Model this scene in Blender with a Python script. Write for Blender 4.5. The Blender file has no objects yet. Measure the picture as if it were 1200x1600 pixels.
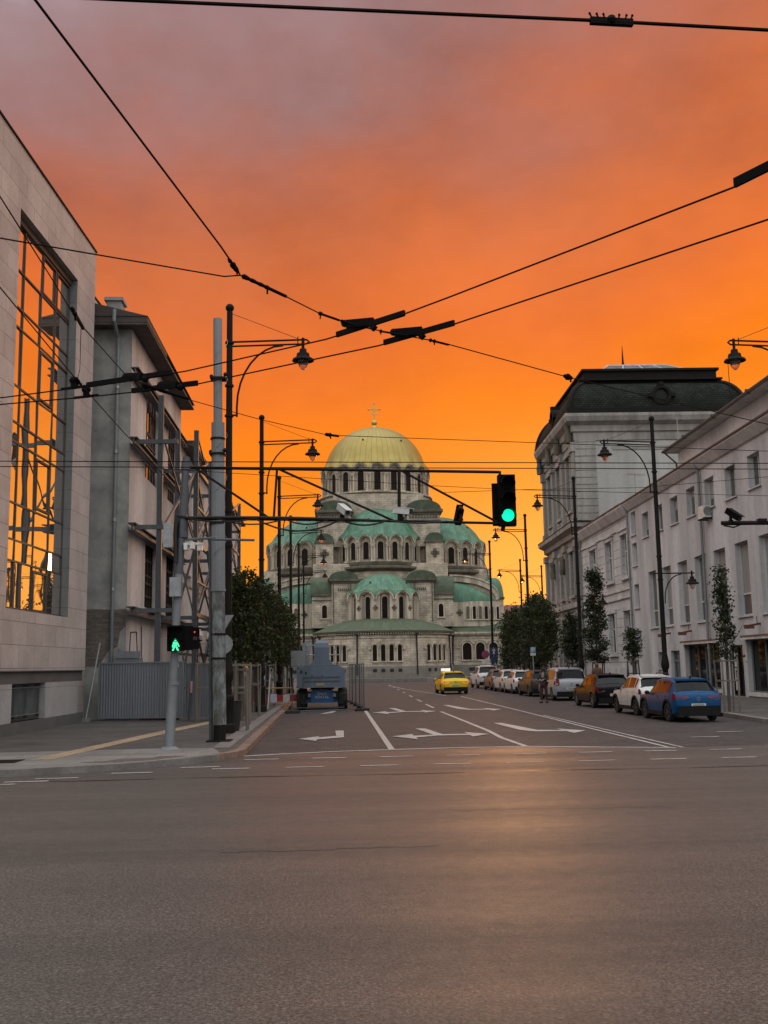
import bpy, bmesh, math, random
from math import sin, cos, pi, radians, sqrt, atan2, atan
from mathutils import Vector, Matrix
RND = random.Random(11)
SC = bpy.context.scene
COL = SC.collection

# ---------------------------------------------------------------- mesh helpers
class MB:
    def __init__(s): s.v = []; s.f = []
    def add(s, vs, fs):
        b = len(s.v); s.v += [tuple(v) for v in vs]; s.f += [tuple(i + b for i in f) for f in fs]; return s
    def quad(s, a, b, c, d): return s.add([a, b, c, d], [(0, 1, 2, 3)])
    def box(s, x0, x1, y0, y1, z0, z1):
        v = [(x, y, z) for z in (z0, z1) for y in (y0, y1) for x in (x0, x1)]
        return s.add(v, [(0, 2, 3, 1), (4, 5, 7, 6), (0, 1, 5, 4), (2, 6, 7, 3), (0, 4, 6, 2), (1, 3, 7, 5)])
    def bar(s, a, b, w, h=None, up=(0, 0, 1)):
        a = Vector(a); b = Vector(b); h = h or w
        d = (b - a).normalized(); u = Vector(up)
        if abs(d.dot(u)) > .98: u = Vector((0, 1, 0))
        r = d.cross(u).normalized(); u = r.cross(d)
        vs = [p + r * (sx * w / 2) + u * (sz * h / 2) for p in (a, b) for sx, sz in ((-1, -1), (1, -1), (1, 1), (-1, 1))]
        return s.add(vs, [(0, 1, 2, 3), (7, 6, 5, 4), (0, 4, 5, 1), (1, 5, 6, 2), (2, 6, 7, 3), (3, 7, 4, 0)])
    def tube(s, pts, r, n=6, caps=True):
        pts = [Vector(p) for p in pts]; m = len(pts)
        rr = r if isinstance(r, (list, tuple)) else [r] * m
        vs = []; fs = []; ref = None
        for i, p in enumerate(pts):
            d = (pts[min(i + 1, m - 1)] - pts[max(i - 1, 0)]).normalized()
            if ref is None:
                ref = Vector((0, 0, 1)) if abs(d.z) < .9 else Vector((1, 0, 0))
            a = (ref - d * ref.dot(d)).normalized(); b = d.cross(a); ref = a
            for k in range(n):
                t = 2 * pi * k / n
                vs.append(p + (a * cos(t) + b * sin(t)) * rr[i])
        for i in range(m - 1):
            for k in range(n):
                fs.append((i * n + k, i * n + (k + 1) % n, (i + 1) * n + (k + 1) % n, (i + 1) * n + k))
        if caps:
            fs.append(tuple(range(n - 1, -1, -1))); fs.append(tuple((m - 1) * n + k for k in range(n)))
        return s.add(vs, fs)
    def cyl(s, a, b, r, r2=None, n=10): return s.tube([a, b], [r, r if r2 is None else r2], n)
    def lathe(s, prof, n=16, c=(0, 0, 0), a0=0, a1=2 * pi):
        full = abs(a1 - a0 - 2 * pi) < 1e-6; cols = n if full else n + 1
        vs = []; fs = []
        for r, z in prof:
            for k in range(cols):
                t = a0 + (a1 - a0) * k / n
                vs.append((c[0] + r * cos(t), c[1] + r * sin(t), c[2] + z))
        for i in range(len(prof) - 1):
            for k in range(n):
                k2 = (k + 1) % cols
                fs.append((i * cols + k, i * cols + k2, (i + 1) * cols + k2, (i + 1) * cols + k))
        return s.add(vs, fs)
    def prism(s, pts, d):
        d = Vector(d); n = len(pts); a = [Vector(p) for p in pts]
        vs = a + [p + d for p in a]
        fs = [tuple(range(n - 1, -1, -1)), tuple(range(n, 2 * n))] + [(i, (i + 1) % n, n + (i + 1) % n, n + i) for i in range(n)]
        return s.add(vs, fs)
    def ball(s, c, r, n=10, sz=1):
        m = max(4, n // 2)
        return s.lathe([(max(1e-4, r * sin(pi * i / m)), -r * sz * cos(pi * i / m)) for i in range(m + 1)], n, c)
    def build(s, name, mat, par=None, smooth=False, fix=True):
        me = bpy.data.meshes.new(name); me.from_pydata(s.v, [], s.f)
        if fix:
            bm = bmesh.new(); bm.from_mesh(me)
            if smooth: bmesh.ops.remove_doubles(bm, verts=bm.verts, dist=1e-5)
            bmesh.ops.recalc_face_normals(bm, faces=bm.faces); bm.to_mesh(me); bm.free()
        if mat: me.materials.append(mat)
        if smooth:
            me.polygons.foreach_set('use_smooth', [True] * len(me.polygons))
            me.set_sharp_from_angle(angle=radians(38))
        o = bpy.data.objects.new(name, me); COL.objects.link(o)
        if par: o.parent = par
        return o

def tag(o, label=None, cat=None, group=None, kind=None):
    if label: o['label'] = label
    if cat: o['category'] = cat
    if group: o['group'] = group
    if kind: o['kind'] = kind
    return o
def thing(name, label, cat, loc=(0, 0, 0), rz=0, group=None):
    o = bpy.data.objects.new(name, None); COL.objects.link(o); o.empty_display_size = .2
    o.location = loc; o.rotation_euler = (0, 0, rz)
    return tag(o, label, cat, group)
def struct(o, label=None): return tag(o, label, None, None, 'structure')
def dup(o, par=None, loc=None, rz=None, label=None):
    c = o.copy(); COL.objects.link(c)
    if par: c.parent = par
    if loc is not None: c.location = loc
    if rz is not None: c.rotation_euler = (0, 0, rz)
    if label: c['label'] = label
    for ch in list(o.children): dup(ch, c)
    return c

# ---------------------------------------------------------------- materials
def nodes(name):
    m = bpy.data.materials.new(name); m.use_nodes = True
    nt = m.node_tree; return m, nt, nt.nodes['Principled BSDF']
def N(nt, typ, **kw):
    n = nt.nodes.new(typ)
    for k, v in kw.items():
        if k in ('operation', 'blend_type', 'data_type', 'noise_dimensions', 'feature', 'interpolation', 'sky_type', 'wave_type', 'bands_direction'): setattr(n, k, v)
        else: n.inputs[k].default_value = v
    return n
def ramp(nt, fac, stops, interp='LINEAR'):
    r = nt.nodes.new('ShaderNodeValToRGB'); e = r.color_ramp.elements; r.color_ramp.interpolation = interp
    while len(e) < len(stops): e.new(.5)
    for el, (p, c) in zip(e, stops): el.position = p; el.color = (*c, 1) if len(c) == 3 else c
    nt.links.new(fac, r.inputs[0]); return r.outputs[0]
def mixc(nt, fac, a, b, mode='MIX'):
    n = nt.nodes.new('ShaderNodeMix'); n.data_type = 'RGBA'; n.blend_type = mode
    for sock, v in ((n.inputs[0], fac), (n.inputs[6], a), (n.inputs[7], b)):
        if hasattr(v, 'is_output'): nt.links.new(v, sock)
        elif isinstance(v, (int, float)): sock.default_value = v
        else: sock.default_value = (*v, 1)
    return n.outputs[2]
def math_(nt, op, a, b=0, c=None, clamp=False):
    n = nt.nodes.new('ShaderNodeMath'); n.operation = op; n.use_clamp = clamp
    for i, v in enumerate((a, b, c)):
        if v is None: continue
        if hasattr(v, 'is_output'): nt.links.new(v, n.inputs[i])
        else: n.inputs[i].default_value = v
    return n.outputs[0]
def coords(nt, scale=(1, 1, 1), kind='Object', rot=(0, 0, 0)):
    t = nt.nodes.new('ShaderNodeTexCoord'); m = nt.nodes.new('ShaderNodeMapping')
    m.inputs['Scale'].default_value = scale; m.inputs['Rotation'].default_value = rot
    nt.links.new(t.outputs[kind], m.inputs[0]); return m.outputs[0]
def noise(nt, vec, scale, detail=4, rough=.6):
    n = N(nt, 'ShaderNodeTexNoise', Scale=scale, Detail=detail, Roughness=rough)
    nt.links.new(vec, n.inputs['Vector']); return n.outputs[0]
def bump(nt, bs, h, strength, dist=.01):
    b = N(nt, 'ShaderNodeBump', Strength=strength, Distance=dist)
    nt.links.new(h, b.inputs['Height']); nt.links.new(b.outputs[0], bs.inputs['Normal'])
def sc(c, k): return tuple(min(1, x * k) for x in c)

def mat(name, col, rough=.8, var=.18, scale=1.5, metal=0, stain=.25, streak=False, bmp=0, bscale=30, spec=.5, coat=0, emit=None, es=0, edge=1.0):
    """worn painted / stone / metal surface: fine mottling plus broad stains of its own colour"""
    m, nt, bs = nodes(name)
    v = coords(nt); n1 = noise(nt, v, scale * 6, 5)
    n2 = noise(nt, coords(nt, (1, 1, .12) if streak else (1, 1, 1)), scale, 3)
    a = ramp(nt, n1, [(.25, sc(col, 1 - var)), (.75, sc(col, 1 + var))])
    b = ramp(nt, n2, [(.35, (1 - stain,) * 3), (.62, (1, 1, 1))])
    c = mixc(nt, 1.0, a, b, 'MULTIPLY')
    nt.links.new(c, bs.inputs['Base Color'])
    r = ramp(nt, n1, [(.2, (max(0, rough - .08),) * 3), (.8, (min(1, rough + .08),) * 3)])
    nt.links.new(r, bs.inputs['Roughness'])
    bs.inputs['Metallic'].default_value = metal; bs.inputs['Specular IOR Level'].default_value = spec
    bs.inputs['Coat Weight'].default_value = coat; bs.inputs['Coat Roughness'].default_value = .05
    if bmp: bump(nt, bs, noise(nt, v, bscale, 4), bmp)
    bs.inputs['Specular Tint'].default_value = (edge, edge, edge, 1)
    if emit:
        bs.inputs['Emission Color'].default_value = (*emit, 1); bs.inputs['Emission Strength'].default_value = es
    return m

def yz_vec(nt, swap='YZ'):
    t = nt.nodes.new('ShaderNodeTexCoord'); s = nt.nodes.new('ShaderNodeSeparateXYZ'); c = nt.nodes.new('ShaderNodeCombineXYZ')
    nt.links.new(t.outputs['Object'], s.inputs[0])
    for i, ax in enumerate(swap): nt.links.new(s.outputs[ax], c.inputs[i])
    return c.outputs[0]
def courses(name, col, mortar, bw, bh, msize=.01, rough=.8, var=.2, swap='YZ', offset=.5, bmp=.3, stain=.2, tint=None, spec=.4):
    """blocks, slabs or bricks laid in courses"""
    m, nt, bs = nodes(name); v = yz_vec(nt, swap)
    if swap == 'XY': v = coords(nt)
    b = nt.nodes.new('ShaderNodeTexBrick'); b.offset = offset; b.squash = 1
    nt.links.new(v, b.inputs['Vector'])
    b.inputs['Scale'].default_value = 1; b.inputs['Brick Width'].default_value = bw; b.inputs['Row Height'].default_value = bh
    b.inputs['Mortar Size'].default_value = msize; b.inputs['Bias'].default_value = 0; b.inputs['Mortar Smooth'].default_value = .2
    b.inputs['Color1'].default_value = (*sc(col, 1 - var), 1); b.inputs['Color2'].default_value = (*sc(tint or col, 1 + var), 1)
    b.inputs['Mortar'].default_value = (*mortar, 1)
    o = coords(nt)
    n1 = noise(nt, o, 9, 5); n2 = noise(nt, o, .7, 4)
    k1 = ramp(nt, n1, [(.25, (.86,) * 3), (.75, (1.1,) * 3)]); k2 = ramp(nt, n2, [(.35, (1 - stain,) * 3), (.65, (1, 1, 1))])
    c = mixc(nt, 1.0, mixc(nt, 1.0, b.outputs[0], k1, 'MULTIPLY'), k2, 'MULTIPLY')
    nt.links.new(c, bs.inputs['Base Color']); bs.inputs['Roughness'].default_value = rough; bs.inputs['Specular IOR Level'].default_value = spec
    h = math_(nt, 'ADD', math_(nt, 'MULTIPLY', b.outputs['Fac'], -1), math_(nt, 'MULTIPLY', n1, .5))
    bump(nt, bs, h, bmp, .012)
    return m
def glass_mat(name, col=(.02, .022, .025), rough=.03, spec=.6, metal=0, wav=0, edge=1.0):
    m, nt, bs = nodes(name); v = coords(nt)
    n = noise(nt, v, .8, 3)
    nt.links.new(ramp(nt, n, [(.3, sc(col, .6)), (.7, sc(col, 1.5))]) if not metal else ramp(nt, n, [(.3, sc(col, .95)), (.7, col)]), bs.inputs['Base Color'])
    bs.inputs['Roughness'].default_value = rough; bs.inputs['Specular IOR Level'].default_value = spec; bs.inputs['Metallic'].default_value = metal; bs.inputs['Specular Tint'].default_value = (edge, edge, edge, 1)
    if wav: bump(nt, bs, noise(nt, v, .55, 1), wav, .05)
    return m
def lit(name, col, s):
    m, nt, bs = nodes(name); bs.inputs['Base Color'].default_value = (*sc(col, .5), 1)
    e = noise(nt, coords(nt), 30, 2)
    nt.links.new(ramp(nt, e, [(.3, sc(col, .85)), (.7, col)]), bs.inputs['Emission Color']); bs.inputs['Emission Strength'].default_value = s
    return m
def paint(name, col, rough=.28, metal=.2): return mat(name, col, rough, .03, 1, metal, .05, coat=.8)

MT = {}
MT['dark_iron'] = mat('dark_iron', (.012, .010, .0095), .7, .3, 2, 0, spec=.15)
MT['black'] = mat('black_rubber', (.016, .015, .015), .8, .3, 3)
MT['steel'] = mat('slate_steel', (.085, .095, .11), .5, .25, 1, .3, .3, True)
MT['galv'] = mat('galvanised_steel', (.3, .32, .34), .45, .2, 2, .6)
MT['grey_paint'] = mat('grey_paint', (.19, .21, .225), .55, .15, 1.2, .1, .3, True)
MT['pole_peel'] = None
MT['white_metal'] = mat('white_metal', (.6, .6, .58), .5, .08, 2)
MT['church_stone'] = courses('church_stone', (.55, .475, .38), (.24, .2, .155), 1.1, .42, .02, .85, .13, 'XZ', bmp=.3, stain=.46)
MT['church_trim'] = mat('church_trim', (.53, .46, .365), .85, .22, 1.2, 0, .5, True)
MT['church_dirt_shade'] = mat('church_weathered_shade', (.135, .12, .09), .9, .35, .8, 0, .5)  # dark weathered stone; shade under the cornices is put into this tone
MT['church_base'] = courses('church_granite_base', (.21, .19, .165), (.13, .12, .1), 1.3, .55, .02, .8, .12, 'XZ', bmp=.25)
MT['pane_dark'] = glass_mat('dark_window_glass', (.011, .007, .0055), .3, .1)
MT['wood_dark'] = mat('dark_window_wood', (.06, .035, .025), .6, .2, 3)

def copper(name, c1, c2, n_seams, rough=.55, metal=.0, streaks=.35, blotch=1.0):
    """standing seam sheet metal laid in gores about the local z axis"""
    m, nt, bs = nodes(name)
    t = nt.nodes.new('ShaderNodeTexCoord'); s = nt.nodes.new('ShaderNodeSeparateXYZ'); nt.links.new(t.outputs['Object'], s.inputs[0])
    a = math_(nt, 'ARCTAN2', s.outputs[1], s.outputs[0])
    w = math_(nt, 'FRACT', math_(nt, 'MULTIPLY', a, n_seams / (2 * pi)))
    seam = math_(nt, 'LESS_THAN', w, .09)
    cid = math_(nt, 'FLOOR', math_(nt, 'MULTIPLY', a, n_seams / (2 * pi)))
    zid = math_(nt, 'FLOOR', math_(nt, 'MULTIPLY', math_(nt, 'ADD', s.outputs[2], math_(nt, 'MULTIPLY', cid, .37)), 1.1))
    wn = nt.nodes.new('ShaderNodeTexWhiteNoise'); wn.noise_dimensions = '2D'
    cb = nt.nodes.new('ShaderNodeCombineXYZ'); nt.links.new(cid, cb.inputs[0]); nt.links.new(zid, cb.inputs[1]); nt.links.new(cb.outputs[0], wn.inputs['Vector'])
    n1 = noise(nt, coords(nt, (1, 1, .25)), 1.6, 5); n2 = noise(nt, coords(nt), 7, 4)
    f = math_(nt, 'MULTIPLY_ADD', math_(nt, 'SUBTRACT', math_(nt, 'ADD', math_(nt, 'MULTIPLY', n1, .75), math_(nt, 'ADD', math_(nt, 'MULTIPLY', wn.outputs[0], .22), math_(nt, 'MULTIPLY', n2, .15))), .56), blotch, .56)
    c = ramp(nt, f, [(.3, sc(c2, 1 - streaks)), (.5, c2), (.75, c1)])
    c = mixc(nt, math_(nt, 'MULTIPLY', seam, .6), c, sc(c2, .4))
    nt.links.new(c, bs.inputs['Base Color']); bs.inputs['Roughness'].default_value = rough; bs.inputs['Metallic'].default_value = metal
    bump(nt, bs, math_(nt, 'ADD', math_(nt, 'MULTIPLY', seam, 1.0), math_(nt, 'MULTIPLY', n2, .3)), .4, .03)
    return m
MT['copper'] = copper('green_copper', (.105, .24, .15), (.045, .135, .085), 72, blotch=.7)
MT['gold'] = copper('gilded_sheet', (.39, .305, .085), (.32, .245, .06), 56, .42, .4, .1, .45)
MT['copper_dark'] = mat('mossy_copper_roof', (.062, .088, .052), .75, .3, .9, 0, .45, False, .3, 6)
MT['gold_plain'] = mat('gilt_metal', (.6, .42, .12), .4, .1, 2, .7)

# ---------------------------------------------------------------- camera
CAM_H = 1.9
PITCH, ROLL, YAW = atan(240 / 1600), .0165, atan(82 / 1600 * cos(atan(240 / 1600)))
F = Vector((sin(YAW) * cos(PITCH), cos(YAW) * cos(PITCH), sin(PITCH))); R0 = Vector((cos(YAW), -sin(YAW), 0)); U0 = R0.cross(F)
RV = R0 * cos(ROLL) - U0 * sin(ROLL); UV = U0 * cos(ROLL) + R0 * sin(ROLL)
cd = bpy.data.cameras.new('camera'); cam = bpy.data.objects.new('camera', cd); COL.objects.link(cam)
cam.matrix_world = Matrix(((RV.x, UV.x, -F.x, 0), (RV.y, UV.y, -F.y, 0), (RV.z, UV.z, -F.z, CAM_H), (0, 0, 0, 1)))
cd.sensor_fit = 'VERTICAL'; cd.sensor_height = 36; cd.lens = 36; cd.clip_start = .1; cd.clip_end = 5000
SC.camera = cam
SC.view_settings.view_transform = 'Standard'; SC.view_settings.look = 'None'; SC.view_settings.exposure = 0; SC.view_settings.gamma = 1
SC.cycles.use_denoising = True; SC.cycles.max_bounces = 6; SC.cycles.caustics_reflective = False; SC.cycles.caustics_refractive = False

# ---------------------------------------------------------------- sky and sun
GLOW_AZ, GLOW_EL = radians(13), radians(5)
def build_world():
    w = bpy.data.worlds.new('World'); SC.world = w; w.use_nodes = True; nt = w.node_tree
    bg = nt.nodes['Background']; L = nt.links.new
    t = nt.nodes.new('ShaderNodeTexCoord'); d = t.outputs['Generated']
    s = nt.nodes.new('ShaderNodeSeparateXYZ'); L(d, s.inputs[0]); X, Y, Z = s.outputs
    mp = nt.nodes.new('ShaderNodeMapping'); mp.inputs['Scale'].default_value = (1, 1, 2.6); L(d, mp.inputs[0])
    n1 = noise(nt, mp.outputs[0], 2.2, 5, .55)
    mp2 = nt.nodes.new('ShaderNodeMapping'); mp2.inputs['Scale'].default_value = (1.3, 1, .7); mp2.inputs['Rotation'].default_value = (0, radians(14), 0); L(d, mp2.inputs[0])
    n2 = noise(nt, mp2.outputs[0], 4.5, 5, .6)
    warp = math_(nt, 'ADD', math_(nt, 'MULTIPLY', math_(nt, 'SUBTRACT', n1, .5), .26), math_(nt, 'MULTIPLY', math_(nt, 'SUBTRACT', n2, .5), .13))
    amp = math_(nt, 'MULTIPLY_ADD', Z, 1.9, .1, True)
    e = math_(nt, 'ADD', Z, math_(nt, 'MULTIPLY', warp, amp))
    e = math_(nt, 'ADD', e, math_(nt, 'MULTIPLY', math_(nt, 'MULTIPLY', X, -.2), amp))
    front = ramp(nt, e, [(0, (1.0, .40, .055)), (.06, (1.0, .37, .032)), (.14, (1.0, .285, .012)), (.235, (1.0, .225, .012)), (.31, (.86, .185, .034)),
                         (.40, (.62, .16, .06)), (.48, (.47, .155, .098)), (.55, (.36, .185, .172)), (.62, (.35, .235, .24)), (.8, (1.1, 1.05, 1.02)), (1, (1.95, 1.97, 1.95))])
    rear = ramp(nt, Z, [(0, (.66, .63, .585)), (.25, (.84, .825, .79)), (.6, (1.5, 1.5, 1.46)), (1, (1.95, 1.97, 1.95))])
    sky = N(nt, 'ShaderNodeTexSky', sky_type='NISHITA'); sky.sun_disc = False; sky.sun_elevation = GLOW_EL; sky.sun_rotation = GLOW_AZ
    mf = nt.nodes.new('ShaderNodeMapRange'); mf.interpolation_type = 'SMOOTHSTEP'; L(Y, mf.inputs[0]); mf.inputs[1].default_value = -.15; mf.inputs[2].default_value = .65
    rear = mixc(nt, 1.0, rear, mixc(nt, 1.0, sky.outputs[0], (.006, .006, .006), 'MULTIPLY'), 'ADD')
    c = mixc(nt, mf.outputs[0], rear, front)
    dt = nt.nodes.new('ShaderNodeVectorMath'); dt.operation = 'DOT_PRODUCT'; L(d, dt.inputs[0])
    dt.inputs[1].default_value = (sin(GLOW_AZ) * cos(.06), cos(GLOW_AZ) * cos(.06), sin(.06))
    mp3 = nt.nodes.new('ShaderNodeMapping'); mp3.inputs['Scale'].default_value = (1, 1, 1.7); mp3.inputs['Rotation'].default_value = (0, radians(-20), 0); L(d, mp3.inputs[0])
    n3 = noise(nt, mp3.outputs[0], 6.5, 6, .62); n4 = noise(nt, mp3.outputs[0], 2.6, 3, .5)
    cl = math_(nt, 'ADD', math_(nt, 'MULTIPLY', n3, .5), math_(nt, 'MULTIPLY', n4, .5))
    tex = ramp(nt, cl, [(.36, (.82, .79, .79)), (.5, (1, 1, 1)), (.64, (1.13, 1.17, 1.24))])
    c = mixc(nt, math_(nt, 'MULTIPLY_ADD', Z, 1.6, .22, True), c, mixc(nt, 1.0, c, tex, 'MULTIPLY'))
    gl = math_(nt, 'POWER', math_(nt, 'MAXIMUM', dt.outputs['Value'], 0), 48)
    low = math_(nt, 'SUBTRACT', 1, math_(nt, 'MULTIPLY', Z, 3.2), None, True)
    g = math_(nt, 'MULTIPLY', gl, low)
    c = mixc(nt, g, c, (1.5, .62, .11))
    L(c, bg.inputs[0]); bg.inputs[1].default_value = SKY_STRENGTH
SKY_STRENGTH = 1.0
build_world()
sd = bpy.data.lights.new('sun', 'SUN'); sun = bpy.data.objects.new('sun', sd); COL.objects.link(sun)
sd.energy = .55; sd.angle = radians(12); sd.color = (1, .5, .2)
sun.rotation_euler = Vector((-sin(GLOW_AZ) * cos(GLOW_EL), -cos(GLOW_AZ) * cos(GLOW_EL), -sin(GLOW_EL))).to_track_quat('-Z', 'Y').to_euler()
# ================================================================ ground
def asphalt():
    m, nt, bs = nodes('asphalt'); v = coords(nt)
    fine = noise(nt, v, 42, 4, .75); mid = noise(nt, v, 5, 4)
    band = noise(nt, coords(nt, (.05, 1, 1)), .75, 4, .55)          # wheel tracks and patches run along the cross street
    blot = noise(nt, v, .35, 3)
    c = ramp(nt, fine, [(.31, (.010, .0094, .0083)), (.46, (.046, .042, .037)), (.59, (.09, .082, .0745)), (.7, (.18, .164, .148))])
    k = math_(nt, 'ADD', math_(nt, 'MULTIPLY', band, .7), math_(nt, 'MULTIPLY', mid, .3))
    c = mixc(nt, 1.0, c, ramp(nt, k, [(.36, (.64,) * 3), (.5, (.95,) * 3), (.63, (1.18,) * 3)]), 'MULTIPLY')
    c = mixc(nt, 1.0, c, ramp(nt, blot, [(.3, (.85, .85, .87)), (.7, (1.08, 1.05, 1.03))]), 'MULTIPLY')
    nt.links.new(c, bs.inputs['Base Color'])
    rr = math_(nt, 'ADD', math_(nt, 'MULTIPLY', k, -.45), .62)
    nt.links.new(math_(nt, 'ADD', rr, math_(nt, 'MULTIPLY', fine, .12)), bs.inputs['Roughness'])
    bs.inputs['Specular IOR Level'].default_value = .55
    bump(nt, bs, math_(nt, 'ADD', fine, math_(nt, 'MULTIPLY', mid, .5)), .5, .012); return m
MT['asphalt'] = asphalt()
MT['setts'] = courses('granite_setts', (.049, .043, .0415), (.021, .019, .0185), .17, .11, .012, .66, .32, 'XY', bmp=.6, stain=.3, tint=(.06, .05, .047))
MT['pavement'] = courses('pavement_slabs', (.088, .082, .076), (.06, .055, .052), .6, .6, .012, .8, .14, 'XY', bmp=.3, stain=.35)
MT['pale_slabs'] = courses('pale_corner_slabs', (.205, .196, .185), (.12, .115, .11), .95, .6, .012, .75, .1, 'XY', bmp=.3, stain=.3)
MT['kerb'] = mat('granite_kerb', (.17, .155, .145), .75, .25, 2, 0, .3, False, .3)
MT['kerb_red'] = mat('reddish_kerb', (.20, .125, .095), .8, .3, 2, 0, .4, False, .3)
MT['tactile'] = courses('tactile_strip', (.36, .27, .18), (.2, .15, .1), .4, .4, .012, .8, .12, 'XY')
MT['brown_slab'] = mat('brown_patch', (.10, .075, .068), .85, .2, 2)
def worn_paint():
    m, nt, bs = nodes('worn_road_paint'); v = coords(nt)
    n = noise(nt, v, 16, 5, .7); n2 = noise(nt, v, 1.5, 3)
    k = math_(nt, 'ADD', math_(nt, 'MULTIPLY', n, .65), math_(nt, 'MULTIPLY', n2, .35))
    nt.links.new(ramp(nt, k, [(.36, (.10, .09, .085)), (.45, (.29, .27, .26)), (.65, (.44, .41, .40))]), bs.inputs['Base Color'])
    bs.inputs['Roughness'].default_value = .6; return m
MT['mark'] = worn_paint()

# one big sheet of earth out to the horizon, the roads laid on it
struct(MB().quad((-900, -300, -.012), (900, -300, -.012), (900, 2500, -.012), (-900, 2500, -.012)).build('ground', MT['pavement']))
# the cross street (asphalt) and the sett-paved street leading to the church
def poly(name, pts, z, m, th=0):
    mb = MB()
    if th: mb.prism([(x, y, z - th) for x, y in pts], (0, 0, th))
    else: mb.add([(x, y, z) for x, y in pts], [tuple(range(len(pts)))])
    return struct(mb.build(name, m))
poly('road', [(-120, -40), (140, -40), (140, 26), (12.4, 23.4), (8, 22.95), (4.4, 24.0), (1.3, 23.85), (-2, 23.1), (-120, 16)], -.004, MT['asphalt'])
poly('street', [(-2.0, 22.6), (1.3, 23.3), (4.4, 23.4), (8, 22.4), (12.6, 22.6), (12.9, 29), (13.3, 36), (13.3, 120), (60, 123), (60, 145), (-40, 145), (-40, 120), (-2.0, 120)], -.008, MT['setts'])
# pavements: raised 0.12 m, with a kerb stone along the edge
LK = [(-1.98, 120), (-2.05, 50), (-2.06, 37), (-2.0, 27), (-1.98, 23.4), (-2.12, 22.6), (-2.42, 22.1), (-2.95, 21.35), (-4.0, 20.4), (-5.1, 19.9), (-6.2, 19.5), (-14, 17.4), (-120, 2)]
RK = [(13.35, 120), (13.35, 36), (12.95, 31), (13.1, 28.5), (13.8, 26.8), (15.5, 25.6), (22, 25), (140, 28)]
def inset(pts, d):
    out = []
    for i, p in enumerate(pts):
        a = Vector(pts[max(0, i - 1)]); b = Vector(pts[min(len(pts) - 1, i + 1)]); t = (b - a).normalized(); n = Vector((t.y, -t.x)) * d
        out.append((p[0] + n.x, p[1] + n.y))
    return out
poly('pavement', inset(LK, .0) + [(-120, 120)], .118, MT['pavement'], .16)
poly('pavement', inset(RK, .0) + [(140, 120)], .118, MT['pavement'], .16)
def kerb(name, line, d, m, z=.125):
    mb = MB(); a = inset(line, -.02 if d > 0 else .02); b = inset(line, d)
    for i in range(len(line) - 1):
        p, q, r, s = a[i], a[i + 1], b[i + 1], b[i]
        mb.add([(*p, -.03), (*q, -.03), (*q, z), (*p, z), (*r, z), (*s, z)], [(0, 1, 2, 3), (3, 2, 4, 5)])
    return struct(mb.build(name, m))
kerb('kerb', LK[:7], .2, MT['kerb_red'], .126); kerb('kerb', LK[6:], .22, MT['kerb'], .124)
kerb('kerb', RK, -.25, MT['kerb'])
# paler slabs round the left corner, dark patch, tactile strip, grating
poly('pavement_slabs', [(-2.45, 22.5), (-2.75, 23.9), (-4, 24.05), (-9.3, 23.6), (-9.3, 18.85), (-6.2, 19.75), (-5.1, 20.15), (-4.0, 20.68), (-3.05, 21.55)], .1225, MT['pale_slabs'])
poly('pavement_strip', [(-6.2, 21.6), (-5.75, 21.6), (-4.55, 30.6), (-3.7, 36.2), (-4.2, 36.2), (-5.05, 30.6)], .127, MT['tactile'])
poly('pavement_strip', [(-5.0, 20.75), (-4.5, 20.6), (-4.0, 20.9), (-3.55, 21.15), (-3.05, 21.85), (-3.6, 21.9), (-3.75, 21.5), (-4.3, 21.45), (-4.5, 21.0)], .127, MT['brown_slab'])
poly('pavement_strip', [(-2.38, 23.8), (-2.38, 60), (-2.6, 60), (-2.8, 27), (-2.75, 23.8)], .1265, MT['kerb'])
g = MB()
for i in range(12): g.box(-7.1, -6.3, 21.0 + i * .06, 21.035 + i * .06, .124, .134)
tag(g.build('drain_grate', MT['dark_iron']), 'dark iron drain grate set in the pale slabs at the left edge', 'grate')
# ---- painted markings
ZC = [0]
def strip(name, pts, w, z=.0):
    mb = MB(); ZC[0] += 1; z = .0001 * ZC[0]
    for i in range(len(pts) - 1):
        a = Vector(pts[i]); b = Vector(pts[i + 1]); t = (b - a).normalized(); n = Vector((-t.y, t.x)) * (w / 2)
        mb.add([(*(a - n), z), (*(b - n), z), (*(b + n), z), (*(a + n), z)], [(0, 1, 2, 3)])
    return struct(mb.build('road_marking', MT['mark']))
strip('stop_line', [(-1.98, 23.0), (-1.2, 23.35), (0, 23.72), (1.3, 23.95), (3, 24.1), (4.43, 24.07), (6, 23.45), (7.55, 22.9)], .17, .0)
strip('lane_line', [(1.3, 24.05), (1.33, 45)], .14, .0)
strip('lane_line', [(4.43, 24.15), (4.33, 27), (4.42, 30), (4.36, 42.6)], .13, .0)
for k, (y, l) in enumerate([(46.2, 4.6), (54.5, 3.6), (63, 3), (72, 2.6), (81, 2.4), (90, 2.2), (99, 2.2)]):
    x = 4.38 + (y - 44) * .018; strip('lane_line', [(x, y), (x + .05, y + l)], .12, .0)
strip('edge_line', [(7.42, 23.0), (7.45, 32), (7.55, 44.2), (7.6, 62.2)], .1, .0)
strip('edge_line', [(7.72, 22.9), (7.7, 27), (7.68, 38)], .08, .0)
strip('edge_line', [(6.9, 64), (5.7, 84), (5.2, 100)], .12, .0)
for k in range(15):      # the two broken lines of the crossing, and the tar joint with its sheen
    x = -1.9 + k * 1.42
    a = 22.15 + .012 * (k - 5); strip('crossing_dash', [(x, a), (x + .72, a + .01)], .12, .0)
    x2 = -2.35 + k * 1.42
    b = 20.22 + .01 * k; strip('crossing_dash', [(x2, b), (x2 + .72, b + .01)], .12, .0)
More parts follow.
